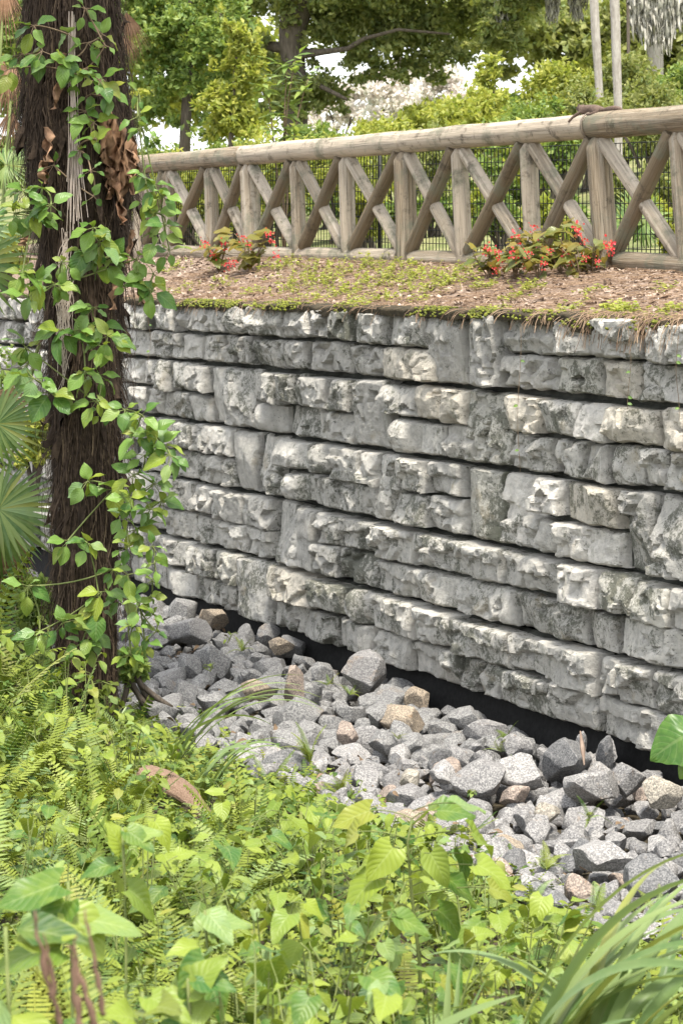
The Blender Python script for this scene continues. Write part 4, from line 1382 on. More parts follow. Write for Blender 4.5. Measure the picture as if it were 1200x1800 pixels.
for xa, xb, dens in MOSS_AT:
    ua, ub = wall_u(xb), wall_u(xa)
    for i in range(int(180 * dens * (ub - ua) / .6)):
        u = BR.uniform(ua, ub); t = BR.random()
        q = wall_pt(u, .03 - .15 * t, WALL_TOP + .026 - .055 * t ** 2 - (.03 * t if u < 1.2 else 0))
        s = BR.uniform(.008, .022)
        mb.add(Vi * s * [1.2, 1.2, .9] * (1 + .25 * BR.normal(size=(len(Vi), 1))) + q, Fi, tint=BR.random())
o = link('moss', mb.mesh('moss', M_MOSS)); tag(o, 'yellow green moss cushions along the top edge of the wall', 'moss', kind='stuff')
# small yellow-green weeds
WLEAF = leaf_shape('ellip', .3, 3, droop=.2, fold=.1)
WEEDM = MB()
def weed(px, py, n, size, spread, lab, mat=L_WEED, Z=None):
    b_ = None
    # walk along the pixel ray until it meets the bank
    z_ = None
    for Zq in np.arange(12.0, 24, .05):
        x, y, zq = at(px, py, Zq)
        if bank(x, y) > 0 and zq <= float(ground_up(x, y)) + .01: z_ = Zq; break
    if z_ is None: z_ = wall_Z(px, .05)
    c = at(px, py, z_); k = z_ / FPX
    m = WEEDM
    for i in range(n):
        x = c.x + BR.normal() * spread * k; y = c.y + BR.normal() * spread * k * 1.5
        z0 = float(ground_up(x, y)); hgt = size * k * BR.uniform(.3, 1.1)
        lean = BR.normal(size=2) * .35 * hgt
        tip = np.array([x + lean[0], y + lean[1], z0 + hgt])
        V, F, _ = tube(np.array([[x, y, z0], tip]), .0016, 3, caps=False); m.add(V, F, tint=.2)
        for j in range(BR.integers(4, 9)):
            t = BR.uniform(.25, 1); q = np.array([x, y, z0]) + (tip - [x, y, z0]) * t
            a = BR.uniform(0, 6.3)
            d = Vector((math.cos(a), math.sin(a), BR.uniform(-.1, .7)))
            norm_add(m, WLEAF, basis(q, d, Vector((BR.normal() * .3, BR.normal() * .3, 1)), BR.uniform(.018, .04), BR.uniform(.022, .045)), tint=BR.random())
WEEDS = [(560,498,60,22,34),(640,502,60,20,34),(700,490,40,22,26),(745,492,40,22,28),(790,496,34,18,26),(510,505,26,16,26),(540,525,24,14,26),(655,528,40,18,24),(620,540,20,12,18),(760,508,28,18,24),(600,480,34,22,34),(540,478,30,22,30),(1095,548,40,20,20),(1075,540,20,14,14),(1180,546,26,16,16),
         (930,510,26,24,14),(905,525,16,14,12),(985,545,18,12,18),(850,505,20,20,20),(400,500,16,12,26),(450,512,18,12,24),(340,505,16,14,24),(310,470,16,16,18),(700,470,30,18,20),(820,475,22,18,18),(500,470,30,20,22),(655,470,30,16,26),(1165,505,14,10,18),(1040,512,14,10,16),(870,540,14,10,14),(730,530,16,10,18),(480,540,18,10,24),(585,525,18,10,24)]
LMB = [(413, 440, 'the left red flowered begonia'), (910, 440, 'the right red flowered begonias'), (712, 460, 'the second thick fence post from the right'), (1065, 480, 'the thick fence post nearest the camera'), (530, 460, 'the bottom rail left of centre'), (1180, 590, 'the right end of the wall top'), (620, 560, 'the middle of the wall top')]
_lm = LANDMARKS; LANDMARKS = LMB
for i, (px, py, n, size, spread) in enumerate(WEEDS):
    w = 'broad' if n > 36 else ('small' if n > 20 else 'sparse')
    weed(px, py, n, size, spread, '')
LANDMARKS = _lm
o = link('ground_weeds', WEEDM.mesh('ground_weeds', L_WEED)); tag(o, 'low yellow green weeds growing through the mulch on the bank', 'weeds', kind='stuff')
# begonias with red flowers
BLEAF = [shape_mesh('leaf', leaf_shape('heart', .36 + .03 * i, 7, droop=.25, fold=.2, seed=40 + i), L_BEG) for i in range(3)]
def flower_mesh(seed):
    r = np.random.default_rng(seed); m = MB(); sh = leaf_shape('obov', .42, 4, droop=.3, fold=.3)
    for i in range(16):
        d = Vector(r.normal(size=3)); d.z = d.z * .6 - .25
        norm_add(m, sh, basis(Vector(r.normal(size=3)) * .5, d, Vector((0, -.4, 1)), r.uniform(.32, .55)), tint=r.random())
    return m.mesh('flower', M_RED)
FLO = [flower_mesh(i) for i in range(3)]
def bank_hit(px, py):
    for Zq in np.arange(12.0, 30, .04):
        x, y, zq = at(px, py, Zq)
        if bank(x, y) > 0 and zq <= float(ground_up(x, y)) + .01: return Zq
    return 16.0
def begonia(px, pybase, hpx, wpx, flowers, lab, nleaf):
    Z = bank_hit(px, pybase); k = Z / FPX
    base = at(px, pybase, Z)
    root = tag(empty('begonia', tuple(base)), lab, 'begonia', 'red flowered begonias on the bank')
    st = MB(); tips = []
    for i in range(5):
        tx = px + BR.uniform(-.42, .42) * wpx; ty = pybase - hpx * BR.uniform(.6, .98)
        tip = at(tx, ty, Z + BR.normal() * .1)
        V, F, _ = tube(bez(base, (base + tip) / 2 + Vector((BR.normal() * .04, 0, .06)), tip, 7), np.linspace(.006, .003, 7), 6)
        st.add(V, F); tips.append(tip)
    link('stem', st.mesh('stem', M_BSTEM), root)
    for i in range(int(nleaf * 1.9)):
        tip = tips[i % 5]; t = BR.uniform(.25, 1.05)
        p = base + (tip - base) * t + Vector((BR.normal() * .025, BR.normal() * .05, BR.normal() * .02))
        a = BR.uniform(0, 6.3)
        d = Vector((math.cos(a), math.sin(a) * .8, BR.uniform(-.5, .25)))
        link('leaf', BLEAF[i % 3], root, basis(p, d, Vector((BR.normal() * .35, -.35, 1)), BR.uniform(18, 32) * k))
    for fx, fy, s in flowers:
        p = at(fx, fy, Z - .16)
        link('flower', FLO[BR.integers(3)], root, basis(p, Vector((BR.normal() * .3, .2, 1)), Vector((0, -1, 0)), s * k))
begonia(385, 478, 70, 60, [(362, 427, 9), (394, 427, 9), (376, 448, 9), (400, 465, 10)], 'begonia with red flowers at the far left of the bank below the fence', 14)
begonia(438, 480, 72, 90, [(427, 417, 8), (438, 430, 8), (473, 410, 10), (480, 425, 8), (487, 450, 9), (412, 460, 8)], 'bronze leaved begonia with red flowers below the left big post', 17)
begonia(858, 488, 66, 66, [(857, 436, 10), (874, 441, 9), (880, 458, 9), (872, 473, 8)], 'bushy begonia with red flowers at the left of the right hand clump', 16)
begonia(905, 490, 92, 84, [(908, 415, 13), (905, 441, 12), (902, 452, 11), (940, 399, 9), (947, 430, 8), (951, 437, 8), (925, 470, 8)], 'tall begonia with the largest red flower heads in the middle of the right hand clump', 22)
begonia(985, 482, 90, 96, [(1014, 402, 13), (1017, 412, 11), (1028, 422, 8), (995, 448, 12), (1003, 460, 7)], 'begonia with two red flower heads between the clump middle and the big right post', 20)
begonia(948, 492, 70, 90, [(930, 445, 9), (955, 462, 9), (968, 440, 8)], 'low spreading begonia with few flowers between the tall one and the two headed one', 18)
begonia(1018, 486, 52, 80, [(1030, 452, 8), (1050, 458, 8)], 'low begonia half hidden in front of the right big post', 12)
begonia(1040, 478, 60, 60, [(1070, 427, 14), (1072, 436, 10)], 'begonia reaching in front of the thick right post with one red flower head', 10)
# thin trailing vines hanging down the wall face
for (x0, y0, y1, lab) in ((912, 575, 830, 'thin trailing vine with tiny leaves hanging down the middle right of the wall'), (1105, 575, 720, 'thin dry strand vine hanging over the wall below the small weeds at right'), (1190, 590, 740, 'thin vine hanging at the right end of the wall top'), (262, 540, 640, 'thin grassy vine hanging over the wall beside the trunk')):
    root = tag(empty('trailing_vine', tuple(at(x0, y0, wall_Z(x0, -.13)))), lab, 'vine', 'thin vines over the wall face')
    Zv = wall_Z(x0, -.135)
    P = [at(x0 + 3 * math.sin(t * 6 + x0), y0 + (y1 - y0) * t, Zv) for t in np.linspace(0, 1, 14)]
    V, F, _ = tube(np.array([p[:] for p in P]), .0015, 4)
    link('stem', MB().add(V, F).mesh('stem', M_BSTEM), root)
    for j in range(3):
        p = P[BR.integers(2, 14)]
        link('leaf', VLEAF[j % 3], root, basis(p, Vector((BR.choice([-1, 1]), -.3, -.2)), Vector((0, -1, .5)), .026))
# ------------------------------------------------------------------ undergrowth on the near bank
GR_ = np.random.default_rng(77)
LM_UG = [(320, 1400, 'the split palm wood'), (155, 1265, 'the palm trunk foot'), (725, 1600, 'the tall leafy sapling'), (960, 1720, 'the big strap grass'),
         (120, 1700, 'the dry brown stalks'), (430, 1290, 'the arching grass'), (1014, 1572, 'the low pinkish rock'), (40, 950, 'the left fan palm'), (715, 1445, 'the dusty tan rock'), (540, 1760, 'the flat pale blade')]
NB = ['', '']
def near2(px, py):
    s = sorted(((math.hypot(px - a, py - b), a, b, n) for a, b, n in LM_UG))
    d, a, b, n = s[0]; n2 = s[1][3]; n3 = s[2][3]
    dx, dy = px - a, py - b
    if d < 40: w = 'right beside'
    elif abs(dx) > 1.3 * abs(dy): w = 'right of' if dx > 0 else 'left of'
    else: w = 'in front of' if dy > 0 else 'just behind'
    NB[:] = ['between %s and %s' % (n, n2), '%s and nearer %s than %s' % (w + ' ' + n, n2[4:], n3[4:])]
    return w + ' ' + n, w + ' ' + n + ' towards ' + n2
BX = [-300, 0, 60, 100, 200, 260, 330, 450, 560, 650, 760, 860, 950, 1040, 1200, 1500]
BY = [980, 1010, 1075, 1130, 1205, 1285, 1340, 1385, 1400, 1430, 1455, 1530, 1600, 1640, 1650, 1650]
def room(x, y, z):
    """how tall a plant may grow before it would hide the rock bed (metres)"""
    px = 600 + x / y * FPX
    by = np.interp(px, BX, BY)
    if 245 < px < 385 and y < 11.6: by = max(by, 1385 + .75 * (px - 250))
    return EYE - (by - YH) / FPX * y - z
def spots(n, zlo, zhi, pxlo=-60, pxhi=1260, minroom=.10, gap=0.0, vmin=1.6):
    out = []
    t = 0
    while len(out) < n and t < n * 400:
        t += 1
        Z = math.sqrt(GR_.uniform(zlo ** 2, zhi ** 2)); px = GR_.uniform(pxlo, pxhi)
        x = (px - 600) / FPX * Z
        if -bank(x, Z) < vmin: continue
        z = float(ground_low(x, Z)); rm = float(room(x, Z, z))
        if rm < minroom: continue
        if proj((x, Z, z + min(rm, .6)))[1] > 1800: continue
        if gap and any((a - x) ** 2 + (b - Z) ** 2 < gap * gap for a, b, _, _ in out): continue
        if abs(px - 150) < 70 and Z < 14.2 and Z > 12.6 and GR_.random() < .6: continue
        out.append((x, Z, z, rm))
    return out
HEART = [shape_mesh('leaf', leaf_shape('heart', .37 + .03 * (i % 3), 8, droop=.1 + .1 * i, fold=.1 + .08 * (i % 3), seed=60 + i), L_HEART) for i in range(6)]
OVAL = [shape_mesh('leaf', leaf_shape('ellip', .27 + .05 * (i % 3), 8, droop=.1 + .12 * i, fold=.2, seed=70 + i), L_MIX) for i in range(5)]
FERNM = [shape_mesh('frond', fern_shape(26, .14 + .02 * (i % 3), droop=.15 + .17 * i, seed=80 + i, lean=.1 * (i - 3)), L_FERN) for i in range(7)]
SMALLFERN = [fern_shape(13, .17, droop=.2 + .2 * i, seed=90 + i) for i in range(4)]
SMALLLEAF = [leaf_shape('heart', .38, 4, droop=.2 * i, fold=.2, seed=i) for i in range(3)] + [leaf_shape('ellip', .24 + .04 * i, 4, droop=.15 * i, fold=.25, seed=i) for i in range(4)]
def frame_up(a, el): return Vector((math.cos(a) * math.cos(el), math.sin(a) * math.cos(el), math.sin(el)))

def leafy(base, h, leaves, size, lab, name='leafy_plant', cat='plant', group='leafy plants in the undergrowth', pool=None, nst=3, spread=.45):
    root = tag(empty(name, tuple(base)), lab, cat, group)
    base = Vector(base); st = MB(); tips = []
    for i in range(nst):
        a = GR_.uniform(0, 6.3)
        tip = base + Vector((math.cos(a) * h * spread * GR_.random(), math.sin(a) * h * spread * GR_.random(), h * GR_.uniform(.75, 1.0)))
        V, F, _ = tube(bez(base, (base + tip) / 2 + Vector((GR_.normal() * .02, GR_.normal() * .02, .02)), tip, 6), np.linspace(.0035, .002, 6), 5, caps=False)
        st.add(V, F, tint=GR_.random()); tips.append(tip)
    for i in range(leaves):
        tip = tips[i % nst]; t = GR_.uniform(.35, 1.0) if i >= nst else 1.0
        p = base + (tip - base) * t
        a = GR_.uniform(0, 6.3)
        s = size * GR_.uniform(.65, 1.2)
        out = frame_up(a, GR_.uniform(-.1, .6)) * s * .55
        d = frame_up(a, GR_.uniform(-.75, .2))
        q = p + out
        V, F, _ = tube(np.array([p[:], q[:]]), .0014, 4, caps=False); st.add(V, F)
        link('leaf', pool[GR_.integers(len(pool))], root, basis(q, d, Vector((GR_.normal() * .3, -.25 + GR_.normal() * .3, 1)), s, s * GR_.uniform(.9, 1.1)))
    link('stem', st.mesh('stem', M_STEM), root)
    return root
def fern(base, L, n, lab, el=(.5, 1.1), az=None, group='sword ferns in the undergrowth'):
    root = tag(empty('sword_fern', tuple(base)), lab, 'fern', group)
    for i in range(n):
        a = GR_.uniform(0, 6.3) if az is None else az + GR_.normal() * .5
        e = GR_.uniform(*el)
        d = frame_up(a, e)
        s = L * GR_.uniform(.7, 1.1)
        link('frond', FERNM[GR_.integers(7)], root, basis(base, d, Vector((-math.cos(a) * .6, -math.sin(a) * .6, 1)), s))
    return root

# heart-leaved plants, each leaf its own part
for x, y, z, rm in spots(70, 5.0, 13.2, 60, 1150, .12, .2):
    h = min(rm, GR_.uniform(.2, .5)); px, py = proj((x, y, z + h))
    w = 'tall' if h > .36 else ('low' if h < .24 else 'bushy')
    a, b_ = near2(px, py)
    leafy((x, y, z), h, int(GR_.integers(8, 13)), GR_.uniform(.05, .09), unique([f'{w} heart leaved plant {a}', f'{w} heart leaved plant {b_}', f'{w} heart leaved plant {NB[0]}', f'{w} heart leaved plant growing {NB[0]}', f'{w} heart leaved plant standing {NB[0]}']), name='heart_leaf_plant', pool=HEART, group='heart leaved plants in the undergrowth')
for x, y, z, rm in spots(14, 5.4, 10.5, 350, 930, .16, .25):
    h = min(rm, GR_.uniform(.3, .6)); px, py = proj((x, y, z + h))
    a, b_ = near2(px, py)
    leafy((x, y, z), h, int(GR_.integers(9, 15)), GR_.uniform(.075, .11), unique([f'large heart leaved plant {a}', f'large heart leaved plant {b_}', f'large heart leaved plant {NB[0]}', f'large heart leaved plant growing {NB[0]}']), name='heart_leaf_plant', pool=HEART, group='heart leaved plants in the undergrowth', nst=4, spread=.6)
for x, y, z, rm in spots(52, 5.2, 14.0, -40, 1200, .10, .2):
    h = min(rm, GR_.uniform(.18, .45)); px, py = proj((x, y, z + h))
    w = 'tall' if h > .36 else ('low' if h < .22 else 'bushy')
    a, b_ = near2(px, py)
    leafy((x, y, z), h, int(GR_.integers(8, 13)), GR_.uniform(.045, .085), unique([f'{w} oval leaved plant {a}', f'{w} oval leaved plant {b_}', f'{w} oval leaved plant {NB[0]}', f'{w} oval leaved plant growing {NB[0]}', f'{w} oval leaved plant standing {NB[0]}']), name='oval_leaf_plant', pool=OVAL, group='oval leaved plants in the undergrowth')
for x, y, z, rm in spots(100, 4.8, 14.2, -80, 1250, .12, .2):
    px0 = proj((x, y, z))[0]
    if px0 > 420 and GR_.random() < .5: continue
    L = min(rm * 1.35, GR_.uniform(.3, .6)); px, py = proj((x, y, z + L * .6))
    w = 'large' if L > .45 else ('small' if L < .3 else 'mid sized')
    a, b_ = near2(px, py)
    fern((x, y, z), L, int(GR_.integers(5, 9)), unique([f'{w} sword fern {a}', f'{w} sword fern {b_}', f'{w} sword fern {NB[0]}', f'{w} sword fern growing {NB[0]}', f'{w} sword fern standing {NB[0]}']))

for x, y, z, rm in spots(46, 5.0, 12.5, -60, 470, .14, .16):
    L = min(rm * 1.3, GR_.uniform(.28, .5)); px, py = proj((x, y, z + L * .6))
    w = 'full' if L > .38 else 'loose'
    a, b_ = near2(px, py)
    fern((x, y, z), L, int(GR_.integers(6, 10)), unique([f'{w} arching sword fern {a}', f'{w} arching sword fern {b_}', f'{w} arching sword fern {NB[0]}', f'{w} arching sword fern growing {NB[0]}', f'{w} arching sword fern standing {NB[0]}']))
# taller growth round the trunk foot and along the left edge
for x, y, z, rm in spots(34, 12.4, 16.5, -60, 262, .2, .18):
    px0 = proj((x, y, z))[0]; h = min(rm, GR_.uniform(.3, .75)); px, py = proj((x, y, z + h))
    a, b_ = near2(px, py)
    if GR_.random() < .5:
        fern((x, y, z), h * 1.3, 8, unique([f'upright dense sword fern {a}', f'upright dense sword fern {b_}', f'upright dense sword fern {NB[0]}', f'upright dense sword fern growing {NB[0]}', f'upright dense sword fern standing {NB[0]}']), el=(.6, 1.35))
    else:
        leafy((x, y, z), h, 14, GR_.uniform(.06, .10), unique([f'erect dense leafy plant {a}', f'erect dense leafy plant {b_}', f'erect dense leafy plant {NB[0]}', f'erect dense leafy plant growing {NB[0]}', f'erect dense leafy plant standing {NB[0]}']), name='oval_leaf_plant', pool=OVAL, group='oval leaved plants in the undergrowth', nst=4)
for i in range(26):
    u = GR_.uniform(-3.2, 1.2); v = GR_.uniform(1.5, 2.1)
    x, y, _z = wall_pt(u, -v, 0); z = float(ground_low(x, y)); px, py = proj((x, y, z))
    a, b_ = near2(px, py)
    if i % 2: fern((x, y, z), GR_.uniform(.14, .26), 7, unique([f'little fern {a}', f'little fern {NB[0]}', f'tiny spreading fern {NB[0]}', f'tiny green fern {a}', f'tiny fern standing {NB[0]}']), el=(.2, 1.0), group='small ferns along the lower rock edge')
    else: leafy((x, y, z), GR_.uniform(.08, .16), 12, .05, unique([f'little leafy plant {a}', f'little leafy plant {NB[0]}', f'tiny spreading leafy plant {NB[0]}', f'tiny green leafy plant {a}', f'tiny leafy plant standing {NB[0]}']), name='seedling', group='small leafy plants along the lower rock edge', pool=OVAL, spread=.9)
# the tall sapling with big heart leaves in the middle
Zs = 7.6
sb = at(735, 1850, Zs)
root = tag(empty('sapling', (sb.x, sb.y, float(ground_low(sb.x, sb.y)))), 'tall leafy sapling with the largest heart shaped leaves in front of the rock bed', 'plant')
sp = [Vector((sb.x, sb.y, float(ground_low(sb.x, sb.y)))), at(738, 1700, Zs), at(722, 1560, Zs), at(716, 1480, Zs), at(724, 1440, Zs)]
V, F, _ = tube(np.array([p[:] for p in sp]), [.006, .006, .005, .004, .003], 6)
st = MB().add(V, F)
k = Zs / FPX
for px, py, s, a in [(768,1425,62,20),(800,1412,58,-5),(828,1462,72,-40),(650,1425,66,190),(628,1462,60,215),(690,1490,62,230),(756,1500,58,-60),(838,1520,64,-15),(788,1545,60,-35),(660,1545,66,200),(700,1590,58,250),(770,1600,60,-30),(640,1500,56,170),(740,1440,54,80),(810,1500,50,-70),(670,1620,62,205),(790,1660,62,-40),(705,1660,56,240),(742,1530,48,-100),(860,1560,50,-10)]:
    p = at(px, py, Zs + GR_.normal() * .08)
    ca = math.cos(math.radians(a)); sa = math.sin(math.radians(a))
    d = Vector((ca, GR_.normal() * .35, sa * .6 - .25))
    stem_p = at(np.interp(py, [1440, 1480, 1560, 1700], [724, 716, 722, 738]), py + 14, Zs)
    V, F, _ = tube(bez(stem_p, (stem_p + p) / 2 + Vector((0, 0, .02)), p, 5), .0018, 4, caps=False); st.add(V, F)
    link('leaf', HEART[GR_.integers(6)], root, basis(p, d, Vector((GR_.normal() * .3, -.5 + GR_.normal() * .25, 1)), s * k * 1.15))
link('stem', st.mesh('stem', M_STEM), root)

# large leaves close to the camera at the bottom left, out of focus in the photograph
for i, (px, py, Z, s, a, lab) in enumerate([(120, 1550, 5.6, 110, 175, 'plant with two wide yellow green leaves low at the left'), (215, 1455, 6.4, 74, -40, 'plant with round yellow green leaves in front of the split palm wood'),
                          (250, 1745, 5.0, 90, -30, 'plant with broad green leaves beside the dry brown stalks'), (330, 1720, 5.4, 80, 10, 'plant with broad leaves low in the middle of the left half'), (10, 1630, 4.6, 130, -15, 'plant with long green leaves cut by the left edge'), (360, 1600, 6.2, 70, -60, 'plant with yellow hanging leaves left of the tall sapling')]):
    p = at(px, py, Z); g_ = float(ground_low(p.x, p.y))
    root = tag(empty('broad_leaf_plant', (p.x, p.y, g_)), lab, 'plant', 'large leaved plants close to the camera')
    V, F, _ = tube(bez((p.x, p.y, g_), (p.x + .02, p.y, (g_ + p.z) / 2), p, 6), .004, 5)
    link('stem', MB().add(V, F).mesh('stem', M_STEM), root)
    for j in range(6):
        aa = math.radians(a + j * 71 + GR_.normal() * 14)
        d = Vector((math.cos(aa), -.2 + GR_.normal() * .3, math.sin(aa) * .45 - .15))
        link('leaf', HEART[j % 6] if i != 4 else OVAL[j % 5], root, basis(p + d * .02 + Vector((0, 0, -.03 * j)), d, Vector((.1, -.55, 1)), s * Z / FPX * GR_.uniform(.75, 1.1)))

# strap leaved grasses
def straps(name, base, blades, lab, group=None, mat=L_STRAP):
    root = tag(empty(name, tuple(base)), lab, 'grass clump', group)
    for (az, L, w, arch, up) in blades:
        sh = strap_shape(w / L, 18, arch, seed=int(GR_.integers(9999)), up=up)
        a = math.radians(az)
        d = Vector((math.cos(a), math.sin(a), 0))
        off = Vector((GR_.normal() * .03, GR_.normal() * .03, 0))
        link('blade', shape_mesh('blade', sh, mat), root, basis(Vector(base) + off, d, Vector((0, 0, 1)), L))
    return root
def gl(px, Z):
    x = (px - 600) / FPX * Z
    return (x, Z, float(ground_low(x, Z)))
R_ = GR_.uniform
straps('strap_grass', gl(900, 6.2), [(R_(-40, 40), R_(.85, 1.1), R_(.016, .022), R_(.66, .95), R_(.92, 1.04)) for _ in range(15)] + [(R_(130, 330), R_(.5, .75), R_(.014, .019), R_(.5, .85), 1) for _ in range(4)],
       'big strap leaved grass with wide arching pale striped blades at the bottom right', 'strap leaved grasses')
straps('strap_grass', gl(1020, 6.1), [(R_(-60, 60), R_(.85, 1.08), R_(.016, .022), R_(.66, .95), R_(.9, 1.04)) for _ in range(9)],
       'strap leaved grass with upright blades between the big clump and the right edge', 'strap leaved grasses')
straps('strap_grass', gl(1150, 6.3), [(R_(-20, 220), R_(.75, 1.0), R_(.016, .022), R_(.7, 1.0), R_(.9, 1)) for _ in range(9)],
       'strap leaved grass cut by the right edge of the picture', 'strap leaved grasses')
straps('strap_grass', gl(790, 6.2), [(R_(20, 100), R_(.5, .68), R_(.012, .017), R_(.15, .4), 1.05) for _ in range(5)],
       'narrow upright strap blades at the bottom between the sapling and the big grass', 'strap leaved grasses')
straps('strap_grass', gl(500, 6.2), [(-8, .68, .026, .5, .6), (200, .45, .018, .7, .8)],
       'wide pale blade lying almost flat at the bottom left of the sapling', 'strap leaved grasses')
straps('strap_grass', gl(285, 12.3), [(R_(-25, 25), R_(.75, 1.0), R_(.010, .015), R_(.75, 1.0), R_(.75, .95)) for _ in range(8)] + [(R_(120, 260), .5, .012, .9, .9) for _ in range(2)],
       'arching long bladed grass reaching over the edge of the rock bed', 'strap leaved grasses')
straps('strap_grass', gl(345, 11.8), [(R_(-40, 40), R_(.45, .6), R_(.014, .019), R_(.8, 1.0), R_(.8, .95)) for _ in range(6)],
       'shorter grass clump with wide curved blades just behind the split palm wood', 'strap leaved grasses')
straps('strap_grass', gl(196, 13.2), [(150, .40, .020, .15, 1.05), (60, .28, .014, .5, 1)],
       'single pale upright blade standing at the right foot of the palm trunk', 'strap leaved grasses')

# curled piece of palm boot lying in the plants: a thick half pipe
zc = float(ground_low(*at_z(320, 1440, .55)[:2])) + .16
A = at_z(256, 1350, zc + .07); B = at(364, 1430, A.y - .22)
nseg, ns = 26, 12
ax = (B - A); L = ax.length; axn = ax.normalized(); sd = axn.cross(Vector((0, 0, 1))).normalized(); upv = sd.cross(axn)
P_out, P_in = [], []
for i in range(nseg):
    t = i / (nseg - 1)
    wd = (.050 + .030 * math.sin(PI * min(1, t * 1.15))) * (1 - .25 * t)
    for j in range(ns):
        a = (j / (ns - 1) - .5) * 2.3
        n_ = .008 * float(perlin(np.array([t * 4, a * 2.2, 1.]))) + .004 * float(perlin(np.array([t * 3, a * 9, 5.])))
        en = .03 * float(perlin(np.array([a * 2.5, 3., 7.]))) if i in (0, nseg - 1) else 0
        q = A + axn * (L * t + en) + sd * (math.sin(a) * wd * 1.25) + upv * ((math.cos(a) - .6) * wd * .75 + n_ + .03 * math.sin(PI * t))
        P_out.append(q[:]); P_in.append((q - upv * .013)[:])
V = np.array(P_out + P_in); no = nseg * ns
g1 = grid_faces(nseg, ns); g2_ = grid_faces(nseg, ns)[:, ::-1] + no
def rimq(idx): return np.array([[a, b_, b_ + no, a + no] for a, b_ in zip(idx[:-1], idx[1:])])
F = [g1, g2_, rimq(list(range(ns))), rimq([no - ns + k for k in range(ns)]), rimq([k * ns for k in range(nseg)]), rimq([k * ns + ns - 1 for k in range(nseg)])]
mb = MB()
o = link('palm_boot', mb.add(V, F).mesh('palm_boot', M_LOGEND, sharp=50))
tag(o, 'split pinkish brown piece of palm wood lying among the plants', 'palm boot')
# pale wood splinter leaning on an upright rock
p = at(1021, 1318, 12.35)
mb = MB(); V, F, _ = tube(np.array([at(1019, 1285, 12.25)[:], at(1023, 1315, 12.2)[:], at(1026, 1345, 12.15)[:]]), [.004, .014, .003], 5)
o = link('wood_splinter', mb.add(V, F).mesh('wood_splinter', M_CHIP, smooth=False)); tag(o, 'pale wood splinter leaning on an upright grey rock', 'splinter')

# dry brown stalks close to the camera
root = tag(empty('dead_plant', gl(120, 5.0)), 'dry brown stalks of a dead plant close to the camera at the lower left', 'dead plant')
for pts in ([(62, 1600), (72, 1690), (105, 1800)], [(80, 1640), (95, 1720), (108, 1810)], [(120, 1660), (145, 1730), (175, 1820)], [(150, 1600), (168, 1700), (182, 1790)], [(128, 1690), (160, 1740), (165, 1830)], [(135, 1640), (125, 1720), (150, 1850)]):
    P = [at(px, py, 3.7) for px, py in pts]
    Q = bez(P[0], P[1], P[2], 14) + GR_.normal(size=(14, 3)) * .0018
    V, F, _ = tube(Q, np.interp(np.linspace(0, 1, 14), [0, .4, 1], [.0012, .0042, .004]) * (1 + .3 * GR_.normal(size=14)), 6)
    link('stalk', MB().add(V, F).mesh('stalk', M_STALK), root)
# broad wavy leaf hanging in at the right edge
Zb = 11.6
root = tag(empty('broad_leaf_plant', gl(1290, Zb)), 'broad wavy bright green leaf reaching in at the right edge below the wall', 'plant')
mb = MB(); sh = leaf_shape('heart', .62, 14, droop=.45, fold=-.25, seed=5)
norm_add(mb, sh, basis(at(1215, 1287, Zb), Vector((-1, -.2, -.42)), Vector((-.2, -.9, .55)), 82 * Zb / FPX * 1.0), tint=.35)
link('leaf', mb.mesh('leaf', L_VINE), root)
mb = MB(); norm_add(mb, sh, basis(at(1235, 1320, Zb), Vector((-.8, -.2, -.6)), Vector((-.2, -.8, .6)), 60 * Zb / FPX), tint=.7)
link('leaf', mb.mesh('leaf', L_VINE), root)
V, F, _ = tube(bez(gl(1290, Zb), at(1280, 1330, Zb), at(1212, 1290, Zb), 8), .006, 6)
link('stem', MB().add(V, F).mesh('stem', M_STEM), root)

# small plants between the rocks
for px, py, s, kind, lab in [(888, 1300, 46, 'f', 'small fern growing against the black fabric between rocks'), (880, 1322, 40, 'f', 'tiny mossy fern clump in front of the small fern at the fabric'), (615, 1222, 30, 'f', 'little fern between rocks below the tall peak rock'), (575, 1205, 30, 'f', 'little dark fern right of the upright pinkish rock'),
                             (400, 1130, 40, 'l', 'small round leafy plant in the far left part of the rock bed'), (425, 1145, 34, 'f', 'tiny fern beside the round leafy plant in the far rocks'), (1025, 1385, 26, 'l', 'little bright seedling on the broad pale rock'), (1035, 1440, 44, 'f', 'thin fern near the cream sided rock'), (960, 1530, 60, 'f', 'feathery fern at the lower rock edge left of the wide pale rock'), (1048, 1600, 70, 'f', 'fern with upright pale fronds beside the low pinkish rock'),
                             (545, 1345, 84, 'u', 'upright pale sword fern frond cluster in front of the rocks at the middle'), (600, 1400, 64, 'u', 'second upright pale fern cluster right of the middle one'), (690, 1260, 26, 'f', 'tiny fern beside the flat tan rock'), (940, 1590, 70, 'u', 'fern clump at the rock edge above the big strap grass'), (1150, 1610, 60, 'f', 'fern under the large dark rock at the lower right'), (830, 1400, 22, 'l', 'tiny seedling between rocks mid bed'), (370, 1180, 26, 'l', 'tiny leafy weed on the far left rocks'), (700, 1300, 22, 'f', 'tiny fern among mid bed rocks')]:
    p = at_z(px, py, .26); k = p.y / FPX
    if kind == 'l':
        leafy(p, s * k * .5, 9, .028, lab, name='seedling', group='small plants between the rocks', pool=OVAL, nst=3, spread=.9)
    else:
        fern(p, s * k, 7 if kind == 'f' else 5, lab, el=(.3, 1.0) if kind == 'f' else (1.0, 1.4), group='small ferns between the rocks')

